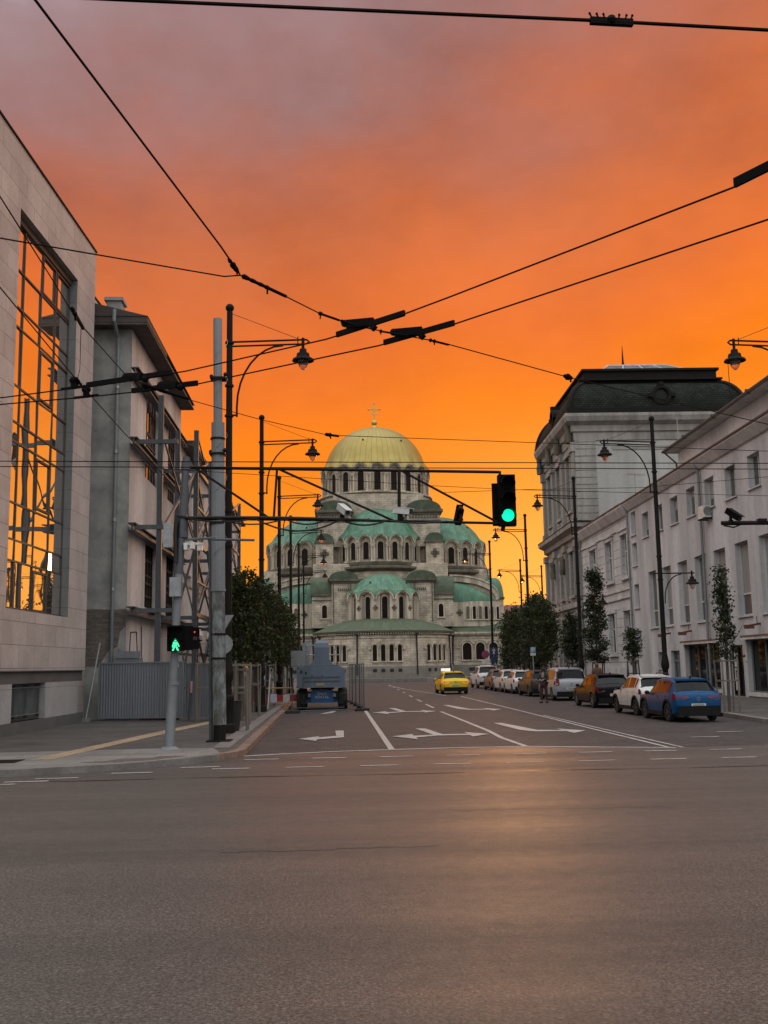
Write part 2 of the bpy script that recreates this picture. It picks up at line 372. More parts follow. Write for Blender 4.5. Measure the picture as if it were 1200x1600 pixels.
for x, y in ((-3.0, 20.6), (-4.15, 19.75), (-5.35, 19.05), (-5.75, 18.6), (-6.2, 18.2), (8.9, 25.8), (10.2, 27.5)): strip('crossing_dash', [(x, y), (x + .75, y + .05)], .12, .0)
MT['tar'] = mat('glossy_tar_joint', (.03, .027, .026), .3, .2, 2, 0, .1)
mb = MB(); n = 60
ys = [18.62 + .05 * sin(i * .7) + .02 * RND.random() for i in range(n + 1)]
for i in range(n):
    x0 = -14 + i * .6; w = .03 + .02 * sin(i * 1.3)
    mb.quad((x0, ys[i] - w, .002), (x0 + .6, ys[i + 1] - w, .002), (x0 + .6, ys[i + 1] + w, .002), (x0, ys[i] + w, .002))
struct(mb.build('road_surface', MT['tar']))
mb = MB()
for (x0, x1, y0) in ((-1.2, 1.1, 11.2), (1.5, 4.5, 13.8)):
    m_ = 120
    for i in range(m_):
        xa = x0 + (x1 - x0) * i / m_; xb = x0 + (x1 - x0) * (i + 1) / m_; f_ = lambda x: y0 + .05 * sin(x * 1.1) + .025 * sin(x * 5.3) + .02 * sin(x * 13.7) + .012 * sin(x * 31)
        mb.quad((xa, f_(xa) - .008, .0), (xb, f_(xb) - .008, .0), (xb, f_(xb) + .008, .0), (xa, f_(xa) + .008, .0))
struct(mb.build('road_surface', MT['black']))
def arrow(pts_list):
    mb = MB()
    for i, pts in enumerate(pts_list): mb.add([(x, y, .006 + .001 * i) for x, y in pts], [tuple(range(len(pts)))])
    return struct(mb.build('road_marking', MT['mark']))
# left lane: arrow turning left, nearly worn flat
arrow([[(.05, 28.1), (.25, 28.3), (.27, 31.2), (.02, 31.2)], [(-.52, 27.6), (.05, 28.1), (.25, 28.3), (.05, 28.9), (-.5, 28.35)], [(-.48, 27.1), (-.98, 27.95), (-.42, 28.9)]])
arrow([[(-.62, 42.1), (-.1, 42.9), (.1, 44.8), (-.1, 44.8), (-.35, 43.6)]])
# middle lane: left and right, twice
for y, k in ((27.3, 1.0), (41.5, 1.25)):
    c = 2.85
    arrow([[(c - .14, y + 1.2 * k), (c + .16, y + 1.0 * k), (c - .12, y + 4.2 * k), (c - .42, y + 4.2 * k)], [(c - .75, y + .3 * k), (c - .14, y + .8 * k), (c + .1, y + 1.4 * k), (c - .75, y + 1.0 * k)],
           [(c + .1, y + 1.4 * k), (c - .1, y + .9 * k), (c + .85, y + .8 * k), (c + .85, y + 1.4 * k)], [(c - .7, y - .35 * k), (c - 1.3, y + .9 * k), (c - .7, y + 1.7 * k)], [(c + .8, y + .2 * k), (c + 1.35, y + 1.1 * k), (c + .8, y + 2.1 * k)]])
for y, k in ((28.2, 1.0), (42.6, 1.2)):
    c = 5.75
    arrow([[(c - .42, y + 1.7 * k), (c - .1, y + .9 * k), (c + .1, y + 1.2 * k), (c - .35, y + 5.4 * k), (c - .62, y + 5.4 * k)], [(c - .1, y + .9 * k), (c + .85, y + .75 * k), (c + .85, y + 1.25 * k), (c - .1, y + 1.6 * k)], [(c + .75, y - .1 * k), (c + 1.3, y + .9 * k), (c + .7, y + 2.0 * k)]])
# ================================================================ the domed church (local origin: middle of its east apse wall)
CH = thing('cathedral', 'large domed stone church with a gilded main dome and green copper half domes', 'church', (8.7, 168, 0))
def arch2d(w, h, n=8):
    r = w / 2
    return [(-r, 0), (r, 0)] + [(r * cos(pi * i / n), h - r + r * sin(pi * i / n)) for i in range(n + 1)]
def placer(o, ang):
    """local (x along the wall, z up, d outward) to 3D; ang 0 faces the camera"""
    nx, ny = sin(ang), -cos(ang); tx, ty = cos(ang), sin(ang)
    return lambda x, z, d: (o[0] + tx * x + nx * d, o[1] + ty * x + ny * d, o[2] + z)
def ring_prism(mb, P, outer, inner, d0, d1):
    n = len(outer); vs = [P(x, z, d) for d in (d0, d1) for poly in (outer, inner) for x, z in poly]; fs = []
    O0, I0, O1, I1 = 0, n, 2 * n, 3 * n
    for i in range(n):
        j = (i + 1) % n
        fs += [(O1 + i, O1 + j, I1 + j, I1 + i), (O0 + i, O0 + j, O1 + j, O1 + i), (I0 + j, I0 + i, I1 + i, I1 + j)]
    mb.add(vs, fs)
def arch_window(o, ang, w, h, t=.16, d=.16, par=None, trim='church_trim', pane='pane_dark', sill=True):
    P = placer(o, ang); f = MB()
    a = arch2d(w, h); b = arch2d(w + 2 * t, h + t)
    ring_prism(f, P, b, a, -.1, d)
    if sill: f.prism([P(x, z, d + .12) for x, z in ((-w / 2 - t - .1, -.22), (w / 2 + t + .1, -.22), (w / 2 + t + .1, -.002), (-w / 2 - t - .1, -.002))], Vector(P(0, 0, -.1)) - Vector(P(0, 0, d + .12)))
    fr = f.build('window', MT[trim], par or CH)
    p = MB(); p.prism([P(x, z, .035) for x, z in a], Vector(P(0, 0, -.05)) - Vector(P(0, 0, .035)))
    p.build('pane', MT[pane], fr)
    return fr
def cornice(name, c, prof, a0=-pi, a1=pi, n=64, m='church_trim'):
    MB().lathe(prof, n, c, a0 - pi / 2, a1 - pi / 2).build(name, MT[m], CH, True)

def drum(c, R, z0, zs, ztop, n, phase, a0, a1, copper_m, win=True, cols=True, zsill=None, capr=.16, bulge=1.0, tall=None):
    """arcaded drum under a scalloped dome; c=(x,y), zs = springing, ztop = apex"""
    cx, cy = c; bay = 2 * pi / n; hw = R * bay / 2; ra = hw * .86; ro = hw * 1.0
    k0 = math.ceil((a0 - phase) / bay - 1e-6); k1 = math.floor((a1 - phase) / bay + 1e-6)
    angs = [phase + k * bay for k in range(k0, k1 + 1)]
    A0, A1 = angs[0] - bay / 2, angs[-1] + bay / 2
    wall = MB(); wall.lathe([(R - .75, z0), (R - .75, zs + ra + .4)], (len(angs)) * 4, (cx, cy, 0), A0 - pi / 2, A1 - pi / 2)
    wall.build('drum_wall', MT['church_trim'], CH, True)
    arc = MB()
    for a in angs:
        P = placer((cx + (R - .0) * sin(a), cy - R * cos(a), 0), a)
        m = 10
        for (r1, r2, d0, d1) in ((ra, ro, -.85, .05), (ra * .84, ra, -.85, -.22)):
            o = [(r2 * cos(pi * i / m), zs + r2 * sin(pi * i / m)) for i in range(m + 1)]; q = [(r1 * cos(pi * i / m), zs + r1 * sin(pi * i / m)) for i in range(m + 1)]
            vs = [P(x, z, d) for d in (d0, d1) for pl in (o, q) for x, z in pl]; M_ = m + 1; fs = []
            for i in range(m):
                fs += [(2 * M_ + i, 2 * M_ + i + 1, 3 * M_ + i + 1, 3 * M_ + i), (i, i + 1, 2 * M_ + i + 1, 2 * M_ + i), (M_ + i + 1, M_ + i, 3 * M_ + i, 3 * M_ + i + 1)]
            arc.add(vs, fs)
        if win:
            sill = zsill or z0 + .5
            arch_window((cx + (R - .75) * sin(a), cy - (R - .75) * cos(a), sill), a, tall or hw * .74, zs - sill + hw * (.36 if tall else .12), .12, .2, sill=False)
    arc.build('arcade', MT['church_trim'], CH)
    for k in range(len(angs) + 1):
        a = A0 + k * bay; P = placer((cx + R * sin(a), cy - R * cos(a), 0), a); col = MB()
        if cols:
            for dx in (-hw * .17, hw * .17):
                p = P(dx, 0, -.3); col.cyl((p[0], p[1], z0), (p[0], p[1], zs - .55), hw * .1, n=6)
            def blk(x0, x1, za, zb, d0, d1):
                col.prism([P(x0, za, d1), P(x1, za, d1), P(x1, zb, d1), P(x0, zb, d1)], Vector(P(0, 0, d0)) - Vector(P(0, 0, d1)))
            blk(-hw * .2, hw * .2, z0, zs - .5, -.85, -.42)
            blk(-hw * .34, hw * .34, zs - .5, zs - .15, -.8, -.02); blk(-hw * .27, hw * .27, zs - .8, zs - .5, -.8, -.1); blk(-hw * .3, hw * .3, zs - .15, zs + .05, -.8, .06)
            blk(-hw * .3, hw * .3, z0, z0 + .3, -.8, .0)
        else:
            col.prism([P(x, z, -.1) for x, z in ((-hw * .45, z0), (hw * .45, z0), (hw * .45, zs + ra * .5), (-hw * .45, zs + ra * .5))], Vector(P(0, 0, -.7)) - Vector(P(0, 0, -.1)))
        col.build('column', MT['church_trim'], CH)
    # dome, its lower edge scalloped over the arches
    st = 8; cols_n = len(angs) * st; rows = 14; H = ztop - zs; v = []; f = []
    Rd = R + .1; Rm = R * .945
    for r in range(-2, rows + 1):
        for i in range(cols_n + 1):
            a = A0 + (A1 - A0) * i / cols_n; loc = ((i % st) / st - .5) * 2 * hw
            zl = zs + .12 + sqrt(max(0, (ro + .1) ** 2 - loc * loc)) * .9
            if r == -2: z, rad = zl - .02, R - .7
            elif r == -1: z, rad = zl - .12, Rd + .02
            else:
                t = r / rows; z = zl + (ztop - zl) * (1 - (1 - t) ** 1.6)
                q = (z - zs) / H; rad = Rm * sqrt(max(0, 1 - q ** (2.0 * bulge)))
                eave = max(0, 1 - t * 9) ** 1.5; rad = rad * (1 - eave) + Rd * eave
            v.append((rad * sin(a), -rad * cos(a), z - zs))
    w_ = cols_n + 1
    for r in range(rows + 2):
        for i in range(cols_n): f.append((r * w_ + i, r * w_ + i + 1, (r + 1) * w_ + i + 1, (r + 1) * w_ + i))
    d = MB(); d.add(v, f); o = d.build('dome', copper_m, CH, True); o.location = (cx, cy, zs)
    # little roof vents
    vt = MB()
    for a in (phase - bay, phase + bay * 2):
        if A0 < a < A1:
            z = zs + H * .62; r = Rm * sqrt(1 - (.62) ** (2 * bulge)); p = (cx + r * sin(a), cy - r * cos(a), z)
            P = placer(p, a); vt.add([P(-.28, -.15, .1), P(.28, -.15, .1), P(0, .3, .15), P(0, .12, -.5)], [(0, 1, 2), (0, 2, 3), (1, 3, 2)])
    if vt.v: vt.build('roof_vent', MT['black'], CH)

CX = 0
# --- lower curved apse wall
ra_ = 11.8; yc = 12
MB().lathe([(ra_ + .25, 0), (ra_ + .25, 1.7), (ra_ + .05, 1.85)], 72, (0, yc, 0), -pi, 0).build('plinth', MT['church_base'], CH, True)
MB().lathe([(ra_, 1.8), (ra_, 7.0)], 72, (0, yc, 0), -pi, 0).build('apse_wall', MT['church_stone'], CH, True)
cornice('string_course', (0, yc, 0), [(ra_, 6.35), (ra_ + .12, 6.4), (ra_ + .12, 6.5), (ra_, 6.52)], -pi / 2, pi / 2)
cornice('cornice', (0, yc, 0), [(ra_, 6.9), (ra_ + .2, 6.95), (ra_ + .22, 7.2), (ra_ + .55, 7.3), (ra_ + .6, 7.55), (ra_ + .3, 7.62)], -pi / 2, pi / 2, 64, 'church_dirt_shade')
de = MB()
for k in range(92):
    a = -pi / 2 + pi * (k + .5) / 92; P = placer(((ra_ + .2) * sin(a), yc - (ra_ + .2) * cos(a), 7.0), a)
    de.prism([P(x, z, .2) for x, z in ((-.1, 0), (.1, 0), (.1, .24), (-.1, .24))], Vector(P(0, 0, -.05)) - Vector(P(0, 0, .2)))
de.build('dentils', MT['church_trim'], CH)
cp = copper('mossy_standing_seam', (.075, .105, .06), (.052, .073, .04), 150, .75, 0, .3)
o = MB().lathe([(ra_ + .62, -.05), (ra_ + .62, .05), (9.4, 1.35), (6.2, 2.2)], 72, (0, 0, 0), -pi, 0).build('lean_to_roof', cp, CH, True); o.location = (0, yc, 7.55)
def hood(angs, r, w, z, par=CH):
    """scalloped moulding carried over a row of arches"""
    h = MB()
    for a in angs:
        P = placer((r * sin(a), yc - r * cos(a), z), a); m = 8; R1, R2 = w / 2, w / 2 + .13
        o = [(R2 * cos(pi * i / m), R2 * sin(pi * i / m)) for i in range(m + 1)]; q = [(R1 * cos(pi * i / m), R1 * sin(pi * i / m)) for i in range(m + 1)]
        vs = [P(x, zz, d) for d in (-.05, .2) for pl in (o, q) for x, zz in pl]; M_ = m + 1
        h.add(vs, sum([[(2 * M_ + i, 2 * M_ + i + 1, 3 * M_ + i + 1, 3 * M_ + i), (i, i + 1, 2 * M_ + i + 1, 2 * M_ + i), (M_ + i + 1, M_ + i, 3 * M_ + i, 3 * M_ + i + 1)] for i in range(m)], []))
    for a, s in ((angs[0], -1), (angs[-1], 1)):
        P = placer((r * sin(a), yc - r * cos(a), z), a); x = s * (w / 2 + .1)
        h.prism([P(x - .22, -.2, .24), P(x + .22, -.2, .24), P(x + .22, .02, .24), P(x - .22, .02, .24)], Vector(P(0, 0, -.05)) - Vector(P(0, 0, .24)))
    h.build('arch_moulding', MT['church_trim'], par)
for ca in (0, -.80, .80):
    angs = [ca + (k - 1.5) * 1.36 / ra_ for k in range(4)]
    for a in angs: arch_window((ra_ * sin(a), yc - ra_ * cos(a), 2.65), a, .72, 2.65, .12, .12)
    hood(angs, ra_, 1.36, 4.75)
    for a in angs:
        P = placer(((ra_ + .25) * sin(a), yc - (ra_ + .25) * cos(a), .85), a); f = MB()
        f.prism([P(-.32, 0, .03), P(.32, 0, .03), P(.32, .55, .03), P(-.32, .55, .03)], Vector(P(0, 0, -.05)) - Vector(P(0, 0, .03))); f.build('basement_opening', MT['black'], CH)
for a in (-.42, .42, 1.16, -1.2):
    dp = MB(); P = placer((ra_ * sin(a), yc - ra_ * cos(a), 0), a)
    dp.tube([P(0, 7.1, .5), P(0, 6.6, .2), P(0, .4, .38)], .13, 6); dp.box(*[q for ax in (0, 1) for q in (P(0, 0, .3)[ax] - .22, P(0, 0, .3)[ax] + .22)], 6.7, 7.15)
    dp.build('drainpipe', MT['black'], CH)
# --- straight lower wings either side
for s in (-1, 1):
    x0, x1 = sorted((s * 11.2, s * 22.4)); y0 = 14
    b = MB(); b.box(x0, x1, y0, 60, 1.8, 7.0); b.build('wing_wall', MT['church_stone'], CH)
    b = MB(); b.box(x0 - .2, x1 + .2, y0 - .25, 60, 0, 1.83); b.build('plinth', MT['church_base'], CH)
    b = MB(); b.box(x0 - .2, x1 + .3, y0 - .3, 60, 6.96, 7.25); b.box(x0 - .3, x1 + .6, y0 - .6, 60, 7.25, 7.58); b.box(x0, x1 + .1, y0 - .1, y0 + .5, 6.4, 6.52)
    for k in range(34): b.box(x0 + .33 * k + .05, x0 + .33 * k + .25, y0 - .45, y0 - .2, 7.0, 7.23)
    b.build('cornice', MT['church_trim'], CH)
    b = MB(); X0, X1 = x0 - .3, x1 + .62
    b.add([(X0, y0 - .62, 7.585), (X1, y0 - .62, 7.585), (X1, y0 + 4.5, 9.7), (X0, y0 + 4.5, 9.7), (X1, 60, 9.7), (X1, 60, 7.585)], [(0, 1, 2, 3), (1, 5, 4, 2)])
    b.build('lean_to_roof', MT['copper_dark'], CH)
    cxw = s * 17.2
    for k in (-1, 0, 1): arch_window((cxw + k * 2.35, y0, 2.7), 0, 1.55, 3.0, .2, .15)
    h = MB()
    for k in (-1, 0, 1):
        P = placer((cxw + k * 2.35, y0, 4.9), 0); m = 10
        o = [(1.32 * cos(pi * i / m), 1.32 * sin(pi * i / m)) for i in range(m + 1)]; q = [(1.17 * cos(pi * i / m), 1.17 * sin(pi * i / m)) for i in range(m + 1)]
        vs = [P(x, z, d) for d in (-.05, .22) for pl in (o, q) for x, z in pl]; M_ = m + 1
        h.add(vs, sum([[(2 * M_ + i, 2 * M_ + i + 1, 3 * M_ + i + 1, 3 * M_ + i), (i, i + 1, 2 * M_ + i + 1, 2 * M_ + i)] for i in range(m)], []))
    h.box(cxw - 4.2, cxw - 3.5, y0 - .22, y0 + .05, 4.7, 4.9); h.box(cxw + 3.5, cxw + 4.2, y0 - .22, y0 + .05, 4.7, 4.9)
    h.build('arch_moulding', MT['church_trim'], CH)
    for k in (-1, 1):
        f = MB(); f.box(cxw + k * 1.6 - .5, cxw + k * 1.6 + .5, y0 - .29, y0 - .2, .75, 1.35); f.build('basement_opening', MT['black'], CH)
    f = MB(); f.tube([(s * 12.6, y0 - .6, 7.2), (s * 12.4, y0 - .2, 6.7), (s * 12.2, y0 - .35, .3)], .13, 6); f.build('drainpipe', MT['black'], CH)
# --- upper apse: five tall windows under a small scalloped half dome
drum((0, 12), 6.3, 9.2, 13.0, 17.9, 12, 0, -radians(95), radians(95), MT['copper'], True, False, 9.9, bulge=.95, tall=.95)
cornice('cornice', (0, 12, 0), [(6.25, 9.0), (6.45, 9.05), (6.45, 9.5), (6.2, 9.6)], -pi / 2, pi / 2)
for k in (-1.5, -.5, .5, 1.5):
    ro = MB(); a = k * pi / 6; P = placer((6.22 * sin(a), 12 - 6.22 * cos(a), 11.6), a)
    for dx, dz in ((-.28, 0), (.28, 0), (0, .3), (0, -.3), (0, 0)): ro.prism([P(dx + x, dz + z, .02) for x, z in ((-.19, -.19), (.19, -.19), (.19, .19), (-.19, .19))], Vector(P(0, 0, -.1)) - Vector(P(0, 0, .02)))
    ro.build('rosette', MT['church_dirt_shade'], CH)
# --- flanking walls, gablets, barrel-roofed corner blocks
b = MB(); b.box(-9, 9, 12.4, 20, 8.6, 16.4); b.build('east_wall', MT['church_stone'], CH)
b = MB(); b.box(-9.25, 9.25, 12.1, 20, 16.4, 16.7); b.box(-9.45, 9.45, 11.85, 20, 16.7, 17.05)
for s in (-1, 1):
    b.box(s * 7.2 - 1.6, s * 7.2 - 1.45, 12.2, 12.5, 9.5, 16.4); b.box(s * 7.2 + 1.45, s * 7.2 + 1.6, 12.2, 12.5, 9.5, 16.4)
b.build('cornice', MT['church_dirt_shade'], CH)
b = MB()
for s in (-1, 1):
    for k in range(7): b.box(s * 6.6 - 1.3 + k * .36, s * 6.6 - 1.1 + k * .36, 12.25, 12.5, 15.0, 15.45)
b.build('frieze', MT['church_dirt_shade'], CH)
for s in (-1, 1):
    b = MB(); cxp = s * 6.9; hw = 2.75
    pr = [(cxp - hw, 17.05), (cxp + hw, 17.05)] + [(cxp + hw * .92 * cos(pi * i / 10), 17.25 + 1.25 * sin(pi * i / 10)) for i in range(11)]
    b.prism([(x, 11.9, z) for x, z in pr], (0, 6, 0)); b.build('gablet_roof', MT['copper_dark'], CH)
    x0, x1 = sorted((s * 8.9, s * 12.5)); y0 = 13.2
    b = MB(); b.box(x0, x1, y0, 26, 8.6, 14.2); b.build('corner_block', MT['church_stone'], CH)
    b = MB(); b.box(x0 - .15, x1 + .15, y0 - .2, 26, 13.4, 13.55); b.box(x0 - .25, x1 + .25, y0 - .35, 26, 14.2, 14.55); b.build('cornice', MT['church_dirt_shade'], CH)
    b = MB(); n = 8
    pf = [(y0 - .35 + 2.6 * (1 - cos(pi / 2 * i / n)), 14.56 + 3.1 * sin(pi / 2 * i / n)) for i in range(n + 1)] + [(26, 17.66), (26, 14.56)]
    b.prism([(x0 - .25, y, z) for y, z in pf], (x1 - x0 + .5, 0, 0)); b.build('barrel_roof', MT['copper_dark'], CH, True)
    arch_window((s * 10.3, y0, 10.3), 0, .85, 2.3, .2, .15)
    # great quarter arch with its own half dome and arcade behind it
    xa, xb = s * 12.4, s * 21.4; y1 = 17.5
    n = 14; out = [(xa + (xb - xa) * sin(pi / 2 * i / n), 13.6 + 4.2 * cos(pi / 2 * i / n) ** .9) for i in range(n + 1)]
    inn = [(xa + (xb - xa) * .93 * sin(pi / 2 * i / n), 13.3 + 3.5 * cos(pi / 2 * i / n) ** .9) for i in range(n + 1)]
    b = MB(); b.prism([(x, y1, z) for x, z in out] + [(xb, y1, 8.6), (xa, y1, 8.6)], (0, 8, 0)); b.build('side_wall', MT['church_stone'], CH)
    b = MB()
    for (p, q, d0, d1) in ((out, inn, -.55, .05), ([(x, z + .28) for x, z in out], out, -.75, 4)):
        m = len(p); vs = [(x, y1 + d, z) for d in (d0, d1) for pl in (p, q) for x, z in pl]
        b.add(vs, sum([[(i, i + 1, m + i + 1, m + i), (i, i + 1, 2 * m + i + 1, 2 * m + i), (m + i, m + i + 1, 3 * m + i + 1, 3 * m + i)] for i in range(m - 1)], []))
    b.build('arch_rim', MT['church_trim'], CH)
    b = MB(); v = []; f = []; rr, cc = 8, 14
    for r in range(rr + 1):
        for c in range(cc + 1):
            t = c / cc; h = r / rr
            x = xa + (xb - xa) * .9 * t; zt = 13.3 + 3.3 * cos(pi / 2 * min(1, t * .98)) ** .9; zb = 13.05
            v.append((x, y1 - .45 - 1.7 * cos(pi / 2 * h) * (1 - t ** 3), zb + (zt - zb) * sin(pi / 2 * h)))
    for r in range(rr):
        for c in range(cc): f.append((r * (cc + 1) + c, r * (cc + 1) + c + 1, (r + 1) * (cc + 1) + c + 1, (r + 1) * (cc + 1) + c))
    b.add([(x - xa, y - y1, z - 13) for x, y, z in v], f); o = b.build('half_dome', MT['copper'], CH, True); o.location = (xa, y1, 13)
    b = MB(); b.prism([(xa, y1 - .05, 8.6), (xa, y1 - 2.1, 8.6), (xa + (xb - xa) * .45, y1 - 2.0, 8.6), (xa + (xb - xa) * .8, y1 - 1.2, 8.6), (xb, y1 - .1, 8.6)], (0, 0, 4.5)); b.build('side_apse_wall', MT['church_trim'], CH)
    for k in range(6):
        t = .33 + k * .125; x = xa + (xb - xa) * t; yy = (y1 - 2.0 if t < .45 else y1 - 2.0 + (t - .45) / .35 * .8 if t < .8 else y1 - 1.2 + (t - .8) / .2 * 1.1) - .02
        ag = 0 if t < .45 else s * atan((.8 if t < .8 else 1.1) / ((.35 if t < .8 else .2) * 9))
        arch_window((x, yy, 9.9), ag, .62, 2.3, .16, .12, pane='pane_dark' if k % 2 else 'church_dirt_shade')
    b = MB(); xr = s * 13.9
    for dx, dz in ((-.35, 0), (.35, 0), (0, .38), (0, -.38), (0, 0)): b.box(xr + dx - .22, xr + dx + .22, y1 - 2.16, y1 - 1.9, 11.1 + dz - .22, 11.1 + dz + .22)
    b.build('rosette', MT['church_dirt_shade'], CH)
    # outer turrets
    x0, x1 = sorted((s * 21.2, s * 22.3)); b = MB(); b.box(x0, x1, 18, 60, 8.6, 13.6); b.build('end_pier', MT['church_stone'], CH); b = MB(); b.box(x0 - .15, x1 + .2, 17.8, 60, 13.6, 13.95); b.build('cornice', MT['church_dirt_shade'], CH)
    b = MB(); b.box(*sorted((s * 18.8, s * 22.2)), 30, 38, 12, 16.9); b.box(*sorted((s * 18.5, s * 22.5)), 29.7, 38.3, 16.9, 17.3); b.build('turret', MT['church_stone'], CH)
    o = MB().lathe([(2.1 * cos(pi / 2 * i / 8), 2.0 * sin(pi / 2 * i / 8)) for i in range(8)] + [(.01, 2.0)], 20).build('turret_dome', MT['copper'], CH, True); o.location = (s * 20.4, 33, 17.3)
    o = MB().lathe([(2.2 * cos(pi / 2 * i / 8) ** .6, 4.3 * sin(pi / 2 * i / 8)) for i in range(8)] + [(.01, 4.3)], 20).build('turret_dome', MT['copper'], CH, True); o.location = (s * 21.6, 26.5, 13.9)
# --- main cube and conches
b = MB(); b.box(-12.4, 12.4, 19.5, 54, 9, 20.5); b.box(-22, 22, 29.5, 45, 9, 20.2); b.build('body', MT['church_stone'], CH)
b = MB(); b.box(-8.6, 8.6, 24, 50, 20, 34.2); b.box(-11.3, 11.3, 26.5, 48, 20, 30.4); b.build('crossing_block', MT['church_stone'], CH)
cornice('ledge', (0, 26, 0), [(8.4, 19.0), (8.9, 19.1), (9.3, 19.5), (9.3, 19.85), (8.6, 20.0), (8.75, 20.35), (8.75, 20.7), (8.1, 20.8)], -radians(110), radians(110), 72, 'church_dirt_shade')
MB().lathe([(8.35, 17), (8.35, 19.1)], 48, (0, 26, 0), -radians(200), radians(20)).build('conch_wall', MT['church_stone'], CH, True)
drum((0, 26), 8.35, 20.7, 24.3, 31.6, 18, 0, -radians(101), radians(101), MT['copper'], zsill=21.3, bulge=1.0)
for s in (-1, 1):
    c = (s * 12.6, 37)
    cornice('ledge', (c[0], c[1], 0), [(9.5, 19.0), (9.9, 19.1), (10.3, 19.5), (10.3, 19.9), (9.6, 20.05), (9.75, 20.35), (9.75, 20.7), (9.1, 20.8)], -pi, pi, 72, 'church_dirt_shade')
    MB().lathe([(9.4, 16), (9.4, 19.1)], 48, (c[0], c[1], 0)).build('conch_wall', MT['church_stone'], CH, True)
    drum(c, 9.4, 20.7, 24.2, 31.4, 18, radians(10), -radians(100) if s < 0 else -radians(100), radians(100), MT['copper'], zsill=21.3)
    # pedestals with small green caps and rosettes between the conches
    px = s * 10.3; b = MB(); b.box(px - 1.65, px + 1.65, 21.5, 27, 18.8, 24.6); b.box(px - 1.8, px + 1.8, 21.3, 27, 18.9, 19.5); b.build('pedestal', MT['church_stone'], CH)
    b = MB(); b.box(px - 1.85, px + 1.85, 21.2, 27, 24.6, 25.0); b.build('cornice', MT['church_dirt_shade'], CH)
    b = MB(); pr = [(px - 1.85, 25.0), (px + 1.85, 25.0)] + [(px + 1.7 * cos(pi * i / 10), 25.1 + 1.35 * sin(pi * i / 10)) for i in range(11)]
    b.prism([(x, 21.2, z) for x, z in pr], (0, 5, 0)); b.build('pedestal_cap', MT['copper_dark'], CH)
    b = MB()
    for dx, dz in ((-.5, 0), (.5, 0), (0, .5), (0, -.5), (0, 0)): b.box(px + dx - .3, px + dx + .3, 21.32, 21.55, 22.6 + dz - .3, 22.6 + dz + .3)
    b.build('rosette', MT['church_dirt_shade'], CH)
    # corner pavilions below the main drum
    px = s * 8.4; b = MB(); b.box(px - 3.1, px + 3.1, 22.6, 29, 24, 30.0); b.build('corner_pavilion', MT['church_stone'], CH)
    b = MB(); b.box(px - 3.4, px + 3.4, 22.3, 29, 30.0, 30.45); b.box(px - 3.65, px + 3.65, 22.0, 29, 30.45, 30.95); b.box(px - 3.3, px + 3.3, 22.4, 29, 28.7, 28.95)
    for k in range(10): b.box(px - 2.7 + k * .55, px - 2.4 + k * .55, 22.35, 22.7, 29.3, 29.75)
    b.build('cornice', MT['church_dirt_shade'], CH)
    b = MB(); pr = [(px - 3.65, 30.95), (px + 3.65, 30.95)] + [(px + 3.3 * cos(pi * i / 12), 31.05 + 1.7 * sin(pi * i / 12)) for i in range(13)]
    b.prism([(x, 22.0, z) for x, z in pr], (0, 7, 0)); b.build('pavilion_roof', MT['copper_dark'], CH)
# --- main drum and gilded dome
cornice('ledge', (0, 37, 0), [(10.6, 31.0), (10.9, 32.3), (11.9, 32.6), (12.2, 32.95), (12.2, 33.35), (11.4, 33.5), (11.4, 33.85), (11.15, 33.9), (11.15, 34.7), (11.45, 34.8), (11.45, 35.2), (10.5, 35.3)], -pi, pi, 80, 'church_trim')
cornice('dark_band', (0, 37, 0), [(11.0, 32.2), (11.6, 32.3), (12.36, 32.85), (12.36, 33.12), (12.1, 33.16)], -pi, pi, 80, 'church_dirt_shade')
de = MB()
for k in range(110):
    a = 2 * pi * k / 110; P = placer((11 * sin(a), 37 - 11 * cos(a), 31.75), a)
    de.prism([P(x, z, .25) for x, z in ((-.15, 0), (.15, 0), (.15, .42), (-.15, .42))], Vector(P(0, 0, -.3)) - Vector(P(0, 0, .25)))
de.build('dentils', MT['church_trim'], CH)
cornice('dark_band', (0, 37, 0), [(11.2, 34.72), (11.55, 34.8), (11.55, 34.95), (11.4, 35.0)], -pi, pi, 80, 'church_dirt_shade')
drum((0, 37), 11.0, 35.2, 39.2, 50.0, 20, 0, -radians(126), radians(126), MT['gold'], zsill=35.6, bulge=1.1)
b = MB(); b.lathe([(.9, 49.6), (.6, 50.1), (.45, 50.5), (.3, 50.7)], 14, (0, 37, 0)); b.ball((0, 37, 51.2), .62, 14); b.lathe([(.2, 51.7), (.12, 52.2)], 8, (0, 37, 0)); b.build('finial', MT['gold_plain'], CH, True)
b = MB(); b.box(-.16, .16, 36.88, 37.12, 51.8, 55.3); b.box(-1.15, 1.15, 36.9, 37.1, 53.9, 54.2); b.box(-.6, .6, 36.92, 37.08, 52.9, 53.1)
for x, z in ((-1.15, 54.05), (1.15, 54.05), (0, 55.3)): b.ball((x, 37, z), .22, 8)
b.build('cross', MT['gold_plain'], CH)
# --- low stone kerb wall and forecourt in front of the church
b = MB()
for k in range(9):
    x0 = 1.8 + k * 3.2; b.box(x0, x0 + (2.45 if k in (2, 3, 6) else 3.15), 119.0, 119.4, .0, .42)
struct(b.build('kerb', MT['kerb']))
